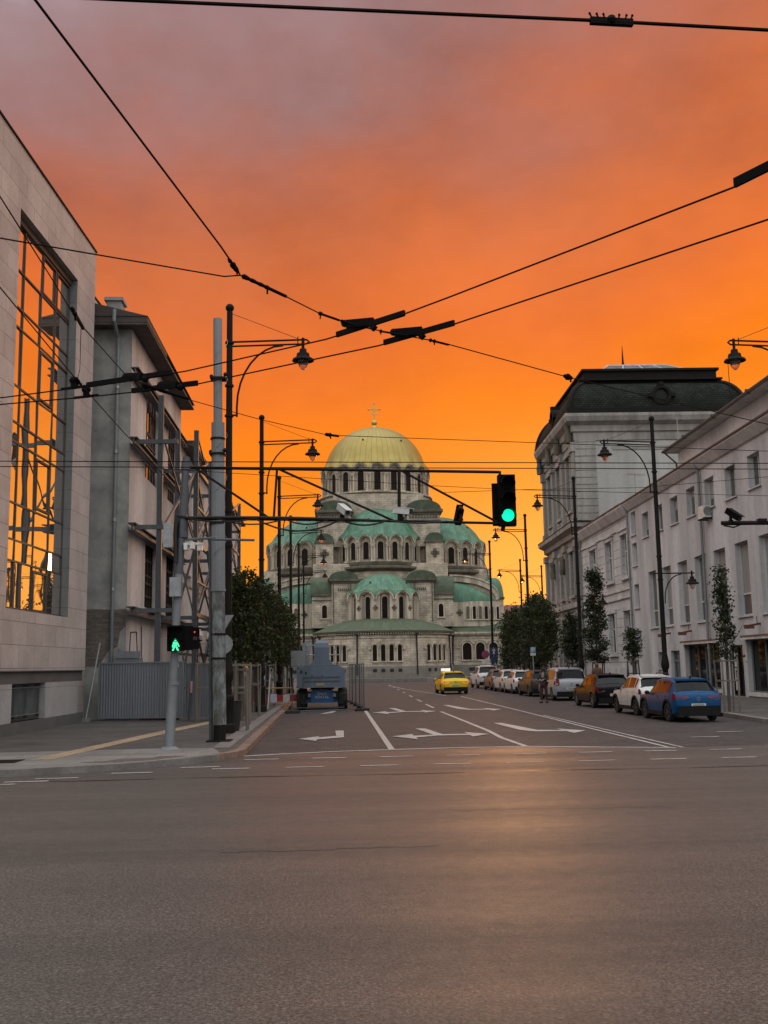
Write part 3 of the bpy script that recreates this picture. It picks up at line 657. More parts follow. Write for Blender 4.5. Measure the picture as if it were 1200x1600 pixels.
# ================================================================ buildings along the street
def wall_holes(mb, P, u0, u1, z0, z1, holes, depth, back=None):
    """wall sheet with real openings; P(u,z,d) -> point, d = depth into the wall; holes = (ua,ub,za,zb)"""
    us = sorted({u0, u1, *[h[0] for h in holes], *[h[1] for h in holes]}); zs = sorted({z0, z1, *[h[2] for h in holes], *[h[3] for h in holes]})
    us = [u for u in us if u0 <= u <= u1]; zs = [z for z in zs if z0 <= z <= z1]
    for i in range(len(us) - 1):
        for j in range(len(zs) - 1):
            a, b, c, d = us[i], us[i + 1], zs[j], zs[j + 1]
            if any(h[0] < (a + b) / 2 < h[1] and h[2] < (c + d) / 2 < h[3] for h in holes): continue
            for dd in ((0,) if back is None else (0, back)): mb.quad(P(a, c, dd), P(b, c, dd), P(b, d, dd), P(a, d, dd))
    for a, b, c, d in holes:
        t = depth if back is None else back
        for (p, q) in (((a, c), (b, c)), ((b, c), (b, d)), ((b, d), (a, d)), ((a, d), (a, c))):
            mb.quad(P(*p, 0), P(*q, 0), P(*q, t), P(*p, t))
def pbox(mb, P, a, b, c, d, d0, d1):
    v = [P(u, z, dd) for dd in (d0, d1) for z in (c, d) for u in (a, b)]
    mb.add(v, [(0, 2, 3, 1), (4, 5, 7, 6), (0, 1, 5, 4), (2, 6, 7, 3), (0, 4, 6, 2), (1, 3, 7, 5)])
def casement(P, h, depth, par, fm, gm, mull=(.5,), trans=(), fw=.07, sill=None, sm=None):
    """window = frame with pane child, set at the back of its opening"""
    a, b, c, d = h; f = MB()
    for (x0, x1, y0, y1) in ((a, a + fw, c, d), (b - fw, b, c, d), (a + fw, b - fw, c, c + fw), (a + fw, b - fw, d - fw, d)): pbox(f, P, x0, x1, y0, y1, depth - .07, depth + .02)
    for t in mull: x = a + (b - a) * t; pbox(f, P, x - fw * .5, x + fw * .5, c + fw, d - fw, depth - .065, depth + .02)
    for t in trans: z = c + (d - c) * t; pbox(f, P, a + fw, b - fw, z - fw * .5, z + fw * .5, depth - .06, depth + .02)
    o = f.build('window', fm, par)
    g = MB(); g.quad(P(a + .01, c + .01, depth), P(b - .01, c + .01, depth), P(b - .01, d - .01, depth), P(a + .01, d - .01, depth)); g.build('pane', gm, o)
    if sill:
        s = MB(); pbox(s, P, a - .08, b + .08, c - .07, c - .003, -.1, depth); s.build('sill', sm or fm, o)
    return o

MT['clad'] = courses('stone_cladding', (.50, .435, .41), (.15, .12, .11), 1.35, .665, .008, .62, .09, 'YZ', bmp=.15, stain=.22)
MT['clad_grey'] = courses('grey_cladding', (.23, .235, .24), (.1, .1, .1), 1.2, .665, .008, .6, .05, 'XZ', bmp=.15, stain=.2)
MT['clad_low'] = courses('pale_plinth_panels', (.4, .39, .39), (.2, .19, .19), 2.6, 1.4, .008, .6, .05, 'YZ', bmp=.1, stain=.2)
MT['clad_dark'] = mat('dark_plinth', (.115, .11, .108), .7, .12, 1)
MT['mirror'] = glass_mat('coated_glass', (.86, .80, .74), .012, .8, .96, .22)
MT['grey_glass'] = glass_mat('grey_glass', (.07, .075, .07), .06, .6)
MT['alu'] = mat('aluminium_frame', (.07, .062, .058), .5, .08, 2, .1)
# ---- A: the stone-clad modern building on the left
A = thing('stone_clad_building', 'modern stone clad building with a tall window reflecting the orange sky', 'building', (-8.76, 36.95, 0), -atan(.045))
PA = lambda u, z, d: (-d, u, z)
PLN = lambda u, z, d: (-d - .1, u, z)
big = (-7.9, -2.15, 3.66, 15.45)
w = MB(); wall_holes(w, PA, -17, 0, 1.93, 17.35, [big], .4)
w.quad((0, 0, 1.93), (-.45, 0, 1.93), (-.45, 0, 17.35), (0, 0, 17.35)); w.quad((0, 0, 17.35), (0, -17, 17.35), (-16, -17, 17.35), (-16, 0, 17.35))
w.quad((-16, 0, 0), (-.45, 0, 0), (-.45, 0, 17.35), (-16, 0, 17.35)); w.quad((0, -17, 1.93), (-16, -17, 1.93), (-16, -17, 17.35), (0, -17, 17.35))
w.build('wall', MT['clad'], A)
w = MB(); w.box(-16, .04, -17.05, .04, 17.36, 17.42); w.build('coping', MT['dark_iron'], A)
w = MB(); pbox(w, PA, -17, 0, 1.9, 1.928, 0, .4); pbox(w, PA, -17, .02, 1.55, 1.9, .1, .5); pbox(w, PA, -17, .03, -.02, .46, .05, .5); w.build('plinth_band', MT['clad_dark'], A)
low = (-6.9, -3.95, .46, 1.55)
w = MB(); wall_holes(w, PLN, -17, -.5, .46, 1.55, [low], .3); w.build('plinth_wall', MT['clad_low'], A)
w = MB(); pbox(w, PLN, -.5, .02, .46, 1.55, .25, .5); w.build('plinth_opening', MT['black'], A)
bw = casement(PLN, low, .25, A, MT['alu'], MT['grey_glass'], (.27, .62), (), .06)
g = MB()
for k in range(34): x = low[0] + .1 + k * .083; g.bar(PLN(x, .6, .16), PLN(x, 1.45, .16), .012)
g.bar(PLN(low[0], 1.42, .16), PLN(low[1], 1.42, .16), .03); g.bar(PLN(low[0], .62, .16), PLN(low[1], .62, .16), .03); g.build('bars', MT['galv'], bw)
# the tall window: mullions, transoms, tilted-open lights, mirror-coated panes
um = [-7.9, -6.65, -5.05, -3.62, -2.15]; zm = [3.66, 5.1, 5.72, 6.8, 8.62, 9.2, 10.3, 12.1, 12.7, 13.85, 15.45]
fr = MB()
for u in um: pbox(fr, PA, u - .028, u + .028, big[2], big[3], .255, .35)
for z in zm[1:-1]: pbox(fr, PA, big[0], big[1], z - .028, z + .028, .26, .34)
pbox(fr, PA, big[0], big[1], big[2], big[2] + .08, .2, .35); pbox(fr, PA, big[0], big[1], big[3] - .22, big[3], .2, .35)
for (ua, ub, za, zb) in ((-5.0, -3.7, 3.72, 4.98), (-5.0, -3.7, 6.9, 8.5), (-5.0, -3.7, 10.4, 12.0), (-3.58, -2.2, 13.9, 15.2), (-5.0, -3.7, 13.9, 15.2)):
    for q in ((ua, ua + .07, za, zb), (ub - .07, ub, za, zb), (ua + .07, ub - .07, za, za + .07), (ua + .07, ub - .07, zb - .07, zb)): pbox(fr, PA, *q, .24, .33)
win = fr.build('window', MT['alu'], A)
for i in range(4):
    for j in range(10):
        p = MB(); t1, t2, t3 = (RND.uniform(-.010, .010) for _ in range(3))
        a, b, c, d = um[i], um[i + 1], zm[j], zm[j + 1]
        p.quad(PA(a, c, .29 + t1), PA(b, c, .29 + t2), PA(b, d, .29 + t2 + t3), PA(a, d, .29 + t1 + t3)); p.build('pane', MT['mirror'], win)
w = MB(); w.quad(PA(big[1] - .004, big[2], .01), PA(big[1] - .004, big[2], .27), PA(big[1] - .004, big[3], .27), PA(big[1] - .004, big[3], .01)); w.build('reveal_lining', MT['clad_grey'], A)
# set-back strip between the two buildings
w = MB(); PS = lambda u, z, d: (-d - .45, u, z)
wall_holes(w, PS, .0, 2.4, 0, 16.15, [(.55, 1.45, 2.8, 14.7)], .25); w.quad((-.45, 0, 16.15), (-.45, 2.4, 16.15), (-8, 2.4, 16.15), (-8, 0, 16.15)); w.build('recessed_wall', MT['clad'], A)
casement(PS, (.55, 1.45, 2.8, 14.7), .22, A, MT['alu'], MT['grey_glass'], (), (.2, .4, .6, .8), .05)
w = MB(); w.box(-8, -.41, 0, 2.42, 16.16, 16.22); w.build('coping', MT['dark_iron'], A)

# ---- B: the propped, gutted facade
MT['plaster_shade'] = mat('shaded_plaster', (.34, .345, .335), .9, .12, .8, 0, .4, False, .15, 12)  # same plaster as the facade, with the side wall's shade put into its colour
MT['plaster_lit'] = mat('lit_plaster', (.68, .60, .56), .9, .14, .7, 0, .35, True, .15, 12)  # same plaster, with the warm light on the street front put into its colour
MT['brick_old'] = courses('exposed_brick', (.16, .135, .115), (.12, .11, .1), .25, .08, .012, .9, .25, 'XZ')
MT['eave_wood'] = mat('eave_boards', (.115, .095, .08), .8, .25, 2, 0, .35)
MT['roof_dark'] = mat('dark_roof', (.055, .045, .042), .7, .3, 2)
B = thing('gutted_facade', 'derelict cream facade with deep eaves and empty windows showing the sky', 'building', (-7.66, 38.5, 0))
PB = lambda u, z, d: (-d, u, z)
h1 = [(3.2, 6.6, 9.7, 13.9), (3.5, 6.4, 4.4, 7.1), (8.8, 12.0, 9.7, 13.6), (8.8, 12.0, 4.3, 7.2)]
h2 = [(14.5, 17.2, 8.6, 12.2), (19.5, 22.2, 8.6, 12.0), (24.5, 27.2, 8.6, 12.0), (29.5, 32.2, 8.6, 12.0), (34.5, 37.2, 8.6, 12.0), (14.5, 17.2, 3.8, 6.8), (19.5, 22.2, 3.8, 6.8), (24.5, 27.2, 3.8, 6.8), (29.5, 32.2, 3.8, 6.8)]
w = MB(); wall_holes(w, PB, -.02, 12.7, 0, 14.9, h1, .5, .5); wall_holes(w, PB, 12.7, 44, 0, 13.2, h2, .5, .5)
w.quad((0, 12.7, 13.2), (-.5, 12.7, 13.2), (-.5, 12.7, 14.9), (0, 12.7, 14.9)); w.quad((0, 44, 0), (-.5, 44, 0), (-.5, 44, 13.2), (0, 44, 13.2)); w.build('facade_wall', MT['plaster_lit'], B)
w = MB(); w.box(-6, -.006, -.02, .5, 0, 14.9); w.build('gable_wall', MT['plaster_shade'], B)
w = MB(); w.add([(x, -.028, z) for x, z in ((-1.0, 2.0), (-.62, 2.6), (-.3, 2.75), (-.22, 3.3), (-.02, 3.5), (-.02, 4.15), (-.5, 4.1), (-1.3, 4.15), (-1.9, 4.1), (-1.9, 2.1))], [tuple(range(10))]); w.build('brick_patch', MT['brick_old'], B)
w = MB(); w.box(-6, .66, -.6, 12.65, 14.905, 14.98); w.build('soffit', MT['eave_wood'], B)
w = MB(); w.box(-6, .68, -.62, 4.0, 14.98, 15.22); w.box(-6, .6, 4.0, 12.67, 14.98, 15.14); w.add([(.7, -.65, 15.22), (.7, 12.7, 15.14), (-4, 12.7, 16.4), (-4, -.65, 16.4)], [(0, 1, 2, 3)])
w.add([(.7, -.65, 15.22), (-4, -.65, 16.4), (-6, -.65, 15.22)], [(0, 1, 2)]); w.build('eave_roof', MT['roof_dark'], B)
w = MB(); w.box(-.5, .62, 12.75, 33, 13.1, 13.18); w.build('soffit', MT['eave_wood'], B)
w = MB(); w.box(-.6, .66, 12.75, 33, 13.181, 13.36); w.box(-.6, .6, 33, 44.2, 13.21, 13.36); w.build('eave_roof', MT['roof_dark'], B)
w = MB(); w.box(-.95, -.4, -.3, .4, 15.2, 15.95); w.box(-1.03, -.32, -.38, .48, 15.95, 16.08); w.build('chimney', MT['plaster_shade'], B)
w = MB(); w.tube([(-.55, -.72, 15.45), (-.55, -.75, 15.0), (-.5, -.2, 14.5), (-.5, -.14, 14.2), (-.5, -.14, 2.0)], .07, 8); w.build('drainpipe', MT['grey_paint'], B)
w = MB()
for z in (4.8, 7.4, 10.0, 12.5): w.cyl((-.5, -.14, z), (-.5, -.14, z + .12), .095, n=8)
w.build('pipe_clips', MT['galv'], B)
MT['old_frame'] = mat('rotten_window_frame', (.07, .05, .042), .85, .3, 3)
for h in h1 + h2[:5]:
    f = MB(); a, b, c, d = h; n = 5
    for i in range(n + 1): u = a + (b - a) * i / n; pbox(f, PB, max(a, u - .05), min(b, u + .05), c, d, .2, .28)
    for t in (0, .2, .4, .52, .76, 1): z = c + (d - c) * t; pbox(f, PB, a, b, max(c, z - .05), min(d, z + .05), .19, .27)
    if h in h1[:1]:
        for (i, t0, t1) in ((0, .76, 1), (1, .0, .2), (3, .52, .66), (2, .2, .4)): pbox(f, PB, a + (b - a) * i / n, a + (b - a) * (i + 1) / n, c + (d - c) * t0, c + (d - c) * t1, .22, .26)
    if h in (h1[1], h1[3]): pbox(f, PB, a, b, c, d, .3, .36)
    f.build('window_frame', MT['old_frame'] if h not in (h1[1], h1[3]) else MT['black'], B)
cw = MB()
for pts in ([(.01, .5, 2.0), (.01, .75, 3.3), (.01, 1.9, 3.35), (.01, 2.3, 2.0)], [(.01, 3.0, 2.2), (.01, 2.9, 3.6)]): cw.tube(pts, .025, 5)
cw.build('loose_cable', MT['black'], B)

# ---- steel raking frame that props the facade
ST = thing('steel_propping_frame', 'slate grey steel bracing frame propping the derelict facade', 'scaffold', (-7.66, 38.5, 0))
ys = [-.3, 5.6, 12.2, 19, 26]; xs = [.95, 1.75]
for y in ys:
    for x in (xs if y > 0 else (1.2,)):
        top = 12.2 if x < 2 else 11.3
        p = MB(); wd = .17
        for dx in (-wd / 2, wd / 2): p.box(x + dx - .015, x + dx + .015, y - .075, y + .075, 0, top)
        p.box(x - wd / 2, x + wd / 2, y - .015, y + .015, 0, top); p.build('steel_post', MT['steel'], ST)
for z in (13.1, 10.4, 7.15, 4.05):
    p = MB(); y0, y1 = -.55, 12.6
    for dz in (-.13, .13): p.box(.08, .38, y0, y1, z + dz - .02, z + dz + .02)
    p.box(.21, .25, y0, y1, z - .13, z + .13); p.build('waler_beam', MT['steel'], ST)
    if z < 13:
        for y in ys:
            p = MB(); p.bar((.3, y, z), (1.85, y, z), .14, .16); p.build('cross_beam', MT['steel'], ST)
        p = MB(); p.bar((1.75, 5.6, z + .15), (1.75, 26, z + .15), .14, .18); p.bar((.95, 5.6, z - 1.5), (.95, 26, z - 1.5), .09, .1); p.bar((1.75, 5.6, z - 1.5), (1.75, 26, z - 1.5), .08, .08); p.build('rail_beam', MT['steel'], ST)
for i in range(len(ys) - 1):
    for k, (z0, z1) in enumerate(((.3, 4.05), (4.05, 7.15), (7.15, 10.4), (10.4, 12.2))):
        if not i and k < 2: continue
        p = MB(); x = 1.73 if i else 1.35
        if z1 < 12.3 and (i or k < 3):
            p.bar((x, ys[i], z0), (1.73, ys[i + 1], z1), .08, .08); p.bar((x, ys[i], z1), (1.73, ys[i + 1], z0), .06, .06)
            p.build('brace', MT['steel'], ST)
for y in ys[1:]:
    for z0, z1 in ((0, 4.05), (4.05, 7.15), (7.15, 10.4)):
        p = MB(); p.bar((.95, y, z0), (1.75, y, z1), .09); p.bar((.95, y, z1), (1.75, y, z0), .07); p.build('brace', MT['steel'], ST)
p = MB(); p.bar((2.3, ys[1], 6.9), (3.4, ys[1] - 1, .2), .14); p.bar((2.3, ys[2], 6.9), (3.5, ys[2] - 1, .2), .14); p.build('raking_strut', MT['steel'], ST)

# ---- corrugated hoarding
MT['hoard'] = mat('blue_grey_sheet', (.21, .23, .26), .5, .08, 1, .25, .2, True)
def hoarding(label, x0, x1, y0, y1, z0, z1, pitch):
    t = thing('hoarding_panel', label, 'hoarding', (x0, y0, .12), atan2(y1 - y0, x1 - x0), 'corrugated hoarding round the derelict site')
    L = sqrt((x1 - x0) ** 2 + (y1 - y0) ** 2); m = MB(); n = int(L / pitch * 4); pat = (0, 0, .03, .03)
    for i in range(n):
        a, b = L * i / n, L * (i + 1) / n; da, db = pat[i % 4], pat[(i + 1) % 4]
        m.quad((a, -da, z0), (b, -db, z0), (b, -db, z1), (a, -da, z1))
    m.build('sheet', MT['hoard'], t)
    f = MB(); f.box(-.02, L + .02, -.05, .03, z0 - .04, z0); f.box(-.02, L + .02, -.05, .03, z1, z1 + .05); f.box(-.05, 0, -.05, .03, z0, z1); f.box(L - .05, L, -.055, .03, z0, z1); f.build('frame', MT['hoard'], t)
    s = MB(); s.box(L - .45, L - .2, -.06, -.045, z1 - .16, z1 - .02); s.build('plate', MT['white_metal'], t)
    return t
hp = hoarding('wide corrugated blue grey hoarding panel left of the crossing signal pole', -8.35, -5.28, 37.5, 36.9, .12, 2.0, .1)
hp2 = hoarding('narrower corrugated hoarding panel between the signal pole and the peeling utility pole', -5.2, -3.95, 36.95, 36.6, .12, 1.93, .09)
t = thing('leaning_prop', 'thin steel prop leaning against the left end of the hoarding', 'prop', (-8.6, 37.3, .12))
m = MB(); m.cyl((-.12, -.3, 0), (.2, .25, 2.75), .035, n=8); m.box(-.25, .05, -.42, -.18, 0, .12); m.build('tube', MT['galv'], t)
t = thing('water_tank', 'blue grey plastic tank standing behind the hoarding', 'tank', (-8.0, 38.1, .12))
m = MB(); m.box(0, 1.0, 0, .25, 0, 2.2); m.box(.1, .9, -.05, .2, 2.2, 2.45); m.cyl((.2, .1, 2.4), (.2, .1, 2.55), .08); m.build('shell', MT['hoard'], t)
t = thing('rubble_board', 'rusty red board lying under the hoarding', 'board', (-6.9, 37.25, .12))
m = MB(); m.box(0, 1.4, 0, .3, .0, .08); m.build('board', mat('rust_red', (.16, .05, .03), .8, .3, 3), t)
t = thing('propped_gate_post', 'thin post with a strip of red and white tape in front of the hoarding joint', 'post', (-5.05, 36.7, .12))
m = MB(); m.cyl((-.05, 0, -.1), (.14, 0, 2.6), .035, n=8); m.build('post', MT['steel'], t)
m = MB(); m.box(.02, .09, -.06, -.045, .95, 1.35); m.build('tape', mat('pink_tape', (.6, .3, .28), .6), t)

# ---- C: the long pale building on the right, its older wing and the mansard block beyond
MT['plaster_white'] = mat('dirty_white_plaster', (.515, .51, .52), .92, .12, .5, 0, .36, True, .12, 10)
MT['plaster_reveal'] = mat('reveal_plaster', (.40, .385, .38), .9, .1, .6, 0, .25, True)
MT['wing_white'] = courses('rusticated_render', (.53, .525, .525), (.25, .24, .23), 40, .62, .03, .9, .05, 'YZ', bmp=.5, stain=.25)
MT['trim_white'] = mat('white_trim', (.52, .515, .52), .85, .1, 1, 0, .3, True)
MT['soffit_pale'] = mat('pale_soffit_boards', (.3, .25, .22), .85, .15, 1, 0, .3)
MT['net'] = mat('curtained_glass', (.075, .08, .077), .2, .3, 2, 0, .4, True)
MT['shop_glass'] = glass_mat('shop_glass', (.008, .009, .0095), .05, .16)
MT['gutter'] = mat('dark_gutter', (.05, .045, .043), .6, .2, 2)
C = thing('pale_office_building', 'long dirty white building with deep set windows and shopfronts behind the parked cars', 'building', (19.87, 49.26, 0), -atan(.029))
PC = lambda u, z, d: (d, u, z)
Y0 = 49.26; u_end = 69.4 - Y0; u_st = 31.5 - Y0
holes = []; tall = []; up = []
for k in range(10):
    f = 65.15 - Y0 - 3.12 * k; tall.append((f - 1.75, f, 4.0, 7.58))
    f = 65.95 - Y0 - 3.13 * k; up.append((f - 1.5, f, 9.9, 11.5))
stair = [(67.55 - Y0, 68.75 - Y0, a, b) for a, b in ((10.4, 12.0), (8.3, 9.85), (5.45, 7.05), (2.4, 3.95))] + [(62.7 - Y0, 63.9 - Y0, 1.45, 2.45)]
door = (59.5 - Y0, 61.2 - Y0, .12, 2.5); door2 = (49.4 - Y0, 51.2 - Y0, .12, 2.62)
shops = [(52.7 - Y0, 58.5 - Y0, .42, 2.8), (42.6 - Y0, 48.9 - Y0, .38, 2.85), (34 - Y0, 40.6 - Y0, .38, 2.85)]
tall = [h for h in tall if h[0] > u_st]; up = [h for h in up if h[0] > u_st]
allh = tall + up + stair + [door, door2] + shops
w = MB(); wall_holes(w, PC, u_st, u_end, 0, 12.2, allh, .32)
w.quad((0, u_st, 0), (14, u_st, 0), (14, u_st, 12.7), (0, u_st, 12.7)); w.quad((0, u_end, 0), (14, u_end, 0), (14, u_end, 12.7), (0, u_end, 12.7)); w.build('wall', MT['plaster_white'], C)
def blind(h, o, rnd=random.Random(3)):
    """roller blinds and curtains, lowered to different heights"""
    a, b, c, d = h; t = rnd.choice((0, 0, .25, .45, .7, .9))
    if t: s = MB(); s.quad(PC(a + .1, d - .1 - (d - c - .2) * t, .292), PC(b - .1, d - .1 - (d - c - .2) * t, .292), PC(b - .1, d - .1, .292), PC(a + .1, d - .1, .292)); s.build('blind', MT['blind'], o)
MT['blind'] = mat('faded_blind', (.26, .255, .24), .7, .1, 2, 0, .2, True)
for h in tall: blind(h, casement(PC, h, .3, C, MT['trim_white'], MT['net'], (), (.3,), .08, True, MT['trim_white']))
for h in up + stair: blind(h, casement(PC, h, .3, C, MT['trim_white'], MT['net'], (.5,), (), .06, True, MT['trim_white']))
casement(PC, door, .25, C, MT['grey_paint'], MT['net'], (.5,), (.75,), .1)
d2 = casement(PC, door2, .2, C, MT['dark_iron'], MT['shop_glass'], (.55,), (), .09)
pm = MB()
for (z0, z1, du) in ((1.55, 2.3, 0), (.95, 1.5, .03), (.4, .9, -.02)): pbox(pm, PC, door2[0] + 1.0 + du, door2[0] + 1.5 + du, z0, z1, .1, .105)
pm.build('poster', mat('pasted_paper', (.5, .5, .5), .8, .25, 4), d2)
pb = MB(); pbox(pb, PC, door2[0] + 1.05, door2[0] + 1.12, 1.02, 1.4, .09, .099); pbox(pb, PC, door2[0] + 1.3, door2[0] + 1.37, 1.02, 1.4, .09, .099); pbox(pb, PC, door2[0] + 1.12, door2[0] + 1.3, 1.3, 1.37, .09, .099); pb.build('poster_letter', MT['black'], d2)
for h in shops:
    s = casement(PC, h, .3, C, MT['grey_paint'], MT['shop_glass'], (.28, .5, .72), (), .05)
    b = MB(); pbox(b, PC, h[0] - .1, h[1] + .1, h[3], h[3] + .12, -.22, .1); pbox(b, PC, h[0] - .05, h[1] + .05, h[2] - .2, h[2], -.06, .32); b.build('fascia', MT['white_metal'], s)
    b = MB(); pbox(b, PC, h[0] - .1, h[1] + .1, h[3] + .12, h[3] + .2, -.24, .0); b.build('rusty_hood', mat('rusty_hood', (.17, .1, .065), .85, .4, 4), s)
    b = MB(); pbox(b, PC, h[0], h[1], -.02, h[2] - .2, -.03, .2); b.build('stall_riser', MT['clad_dark'], s)
rl = mat('rust_lamp', (.14, .05, .035), .8, .3, 3)
for Yb in (61.0, 57.0, 50.4, 46.9, 43.5): 
    b = MB(); u = Yb - Y0; b.bar((0, u, 3.55), (-.6, u, 3.45), .08, .1); b.box(-.75, -.35, u - .14, u + .14, 3.32, 3.5); b.cyl((-.15, u, 3.5), (-.15, u + .05, 3.9), .02); b.build('floodlight_bracket', rl, C)
w = MB(); w.prism([(x, u_st, z) for x, z in ((0, 12.15), (-.12, 12.2), (-.42, 12.62), (-.42, 12.7), (14, 12.7), (14, 12.2))], (0, u_end - u_st, 0)); w.build('cornice', MT['trim_white'], C)
w = MB(); w.box(-.48, .2, u_st, u_end, 12.705, 12.8); w.build('gutter', MT['gutter'], C)
ue = 67.3 - Y0
w = MB(); w.box(3.1, 14, u_st, ue, 12.7, 15.9); w.build('attic_wall', MT['plaster_white'], C)
w = MB(); w.prism([(x, u_st, z) for x, z in ((2.25, 15.92), (2.25, 16.02), (8, 17.2), (14.5, 16.0), (14.5, 15.92))], (0, ue + .5 - u_st, 0)); w.build('roof', MT['soffit_pale'], C)
w = MB(); w.tube([(2.18, u_st, 16.02), (2.18, ue + .5, 16.02)], .09, 8); w.tube([(2.2, ue + .3, 16.0), (3.0, ue + .2, 15.2), (3.05, ue - .1, 12.8)], .06, 6)
for k in range(6): w.box(2.05, 2.35, u_st + 4 + k * 5.5, u_st + 4.12 + k * 5.5, 15.9, 16.15)
w.build('eave_gutter', MT['gutter'], C)
w = MB()
for z in (12.95, 13.2): w.tube([(2.3, u_st, z), (2.3, ue, z)], .025, 5)
for k in range(20): w.tube([(2.3, u_st + k * 1.85, 12.7), (2.3, u_st + k * 1.85, 13.2)], .02, 5)
w.build('roof_rail', MT['white_metal'], C)
for Yp, name in ((53.9, 'a'), (69.15, 'b')):
    p = MB(); p.tube([(-.14, Yp - Y0, .2), (-.14, Yp - Y0, 11.9), (-.3, Yp - Y0, 12.6)], .075, 8)
    for z in (2.5, 5, 7.5, 10): p.cyl((-.14, Yp - Y0, z), (-.14, Yp - Y0, z + .1), .1, n=8)
    p.build('drainpipe', MT['grey_paint'], C)
t = thing('air_conditioner', 'white air conditioner unit on the pale wall beside the drainpipe', 'air conditioner', (19.98, 53.0, 9.35))
b = MB(); b.box(-.45, -.08, -.6, .35, 0, .65); b.build('casing', MT['white_metal'], t)
b = MB(); b.lathe([(.24, 0), (.24, .03), (.02, .03)], 14); o = b.build('fan_grille', MT['grey_paint'], t); o.rotation_euler = (pi / 2, 0, 0); o.location = (-.27, -.6, .33)
b = MB(); b.box(-.5, 0, -.55, -.5, -.08, 0); b.box(-.5, 0, .25, .3, -.08, 0); b.build('bracket', MT['dark_iron'], t)
def antenna(label, loc, h, n, rz):
    t = thing('roof_antenna', label, 'antenna', loc, rz, 'roof antennas on the pale building'); a = MB(); a.cyl((0, 0, 0), (0, 0, h), .025, n=6); a.build('mast', MT['galv'], t)
    a = MB(); a.bar((-.7, 0, h), (.9, 0, h), .025)
    for k in range(n): x = -.65 + k * 1.5 / n; a.bar((x, -.35, h), (x, .35, h), .018)
    a.build('boom', MT['galv'], t)
antenna('television aerial on the pale roof edge in front of the green mansard', (23.2, 66.2, 16.2), 1.9, 6, .6)
antenna('aerial with short dark dipoles low on the roof edge', (20.9, 68.8, 12.8), 1.9, 5, .3)
antenna('aerial beside the end of the upper eave', (22.0, 67.9, 12.8), 2.6, 4, 1.2)
t = thing('lightning_rod', 'thin bare rod standing on the upper eave of the pale building', 'rod', (22.4, 55.0, 16.0)); a = MB(); a.cyl((0, 0, 0), (0, 0, 2.6), .03, .015, 6); a.ball((0, 0, 2.6), .06, 6); a.build('rod', MT['dark_iron'], t)

# ---- the older wing
W = thing('rendered_wing', 'white rendered wing with moulded window surrounds between the pale building and the mansard block', 'building', (19.87, 49.26, 0), -atan(.029))
ua, ub = 69.45 - Y0, 85.6 - Y0
wu = [(69.95 - Y0, 71.6 - Y0, 7.8, 10.75), (74.4 - Y0, 76.3 - Y0, 7.8, 10.75), (79.6 - Y0, 81.7 - Y0, 7.8, 10.75)]; wl = [(a, b, 2.5, 5.4) for a, b, _, _ in wu]
w = MB(); PW = lambda u, z, d: (d + .03, u, z)
wall_holes(w, PW, ua, ub, 0, 12.0, wu + wl, .3); w.quad((14, ua, 0), (14, ub, 0), (14, ub, 12.7), (14, ua, 12.7)); w.build('wall', MT['wing_white'], W)
for h in wu + wl:
    o = casement(PW, h, .26, W, MT['white_metal'], MT['pane_dark'] if h[2] < 5 else MT['grey_glass'], (.5,), (.62,), .09)
    s = MB(); a, b, c, d = h
    pbox(s, PW, a - .32, a - .02, c, d, -.1, .1); pbox(s, PW, b + .02, b + .32, c, d, -.1, .1); pbox(s, PW, a - .4, b + .4, d + .02, d + .3, -.14, .1); pbox(s, PW, a - .38, b + .38, c - .22, c - .02, -.2, .1)
    if c > 6: pbox(s, PW, a - .5, b + .5, d + .3, d + .42, -.24, .1)
    s.build('surround', MT['trim_white'], o)
w = MB()
for z0, z1, o_ in ((6.3, 6.45, .1), (6.45, 6.85, .05), (6.85, 7.0, .14), (11.2, 11.35, .1), (.0, 1.5, .12)): pbox(w, PW, ua, ub, z0, z1, -o_, .1)
w.prism([(x, ua, z) for x, z in ((.05, 11.9), (-.15, 12.0), (-.5, 12.55), (-.5, 12.7), (14, 12.7), (14, 11.9))], (0, ub - ua, 0)); w.build('cornice', MT['trim_white'], W)
w = MB(); w.box(-.56, .2, ua, ub, 12.705, 12.79); w.build('gutter', MT['gutter'], W)
w = MB(); w.tube([(-.12, 84.8 - Y0, .2), (-.12, 84.8 - Y0, 11.9), (-.4, 84.6 - Y0, 12.6)], .075, 8); w.build('drainpipe', MT['grey_paint'], W)
w = MB(); w.add([(-.4, ua, 12.75), (-.4, ub, 12.75), (7, ub, 15.2), (7, ua, 15.2), (14, ub, 12.75), (14, ua, 12.75)], [(0, 1, 2, 3), (3, 2, 4, 5)]); w.build('roof', MT['roof_dark'], W)

# ---- the mansard block
MT['mans_wall'] = mat('grey_white_render', (.44, .43, .415), .9, .1, .6, 0, .25, True)
MT['mans_face'] = courses('rusticated_stone', (.36, .34, .32), (.19, .18, .17), 40, .62, .03, .9, .06, 'YZ', bmp=.5, stain=.3)
MT['mans_trim'] = mat('weathered_stone_trim', (.34, .32, .3), .9, .16, 1, 0, .4, True)
MT['mans_roof'] = courses('green_fish_scale_slates', (.024, .029, .0245), (.009, .010, .009), .34, .2, .03, .75, .3, 'XZ', bmp=.8, stain=.4, spec=.08)
MT['mans_dark'] = mat('dark_zinc', (.015, .013, .012), .75, .25, 2, spec=.12)
M_ = thing('mansard_building', 'tall stone block with a dark green fish scale mansard roof', 'building', (20.95, 85.6, .3), -atan(.033))
Lx, Ly = 14.4, 15.8
w = MB(); w.box(.3, Lx, 0, Ly, 0, 22.2); w.build('wall', MT['mans_wall'], M_)
PM = lambda u, z, d: (d, u, z)
mh = []
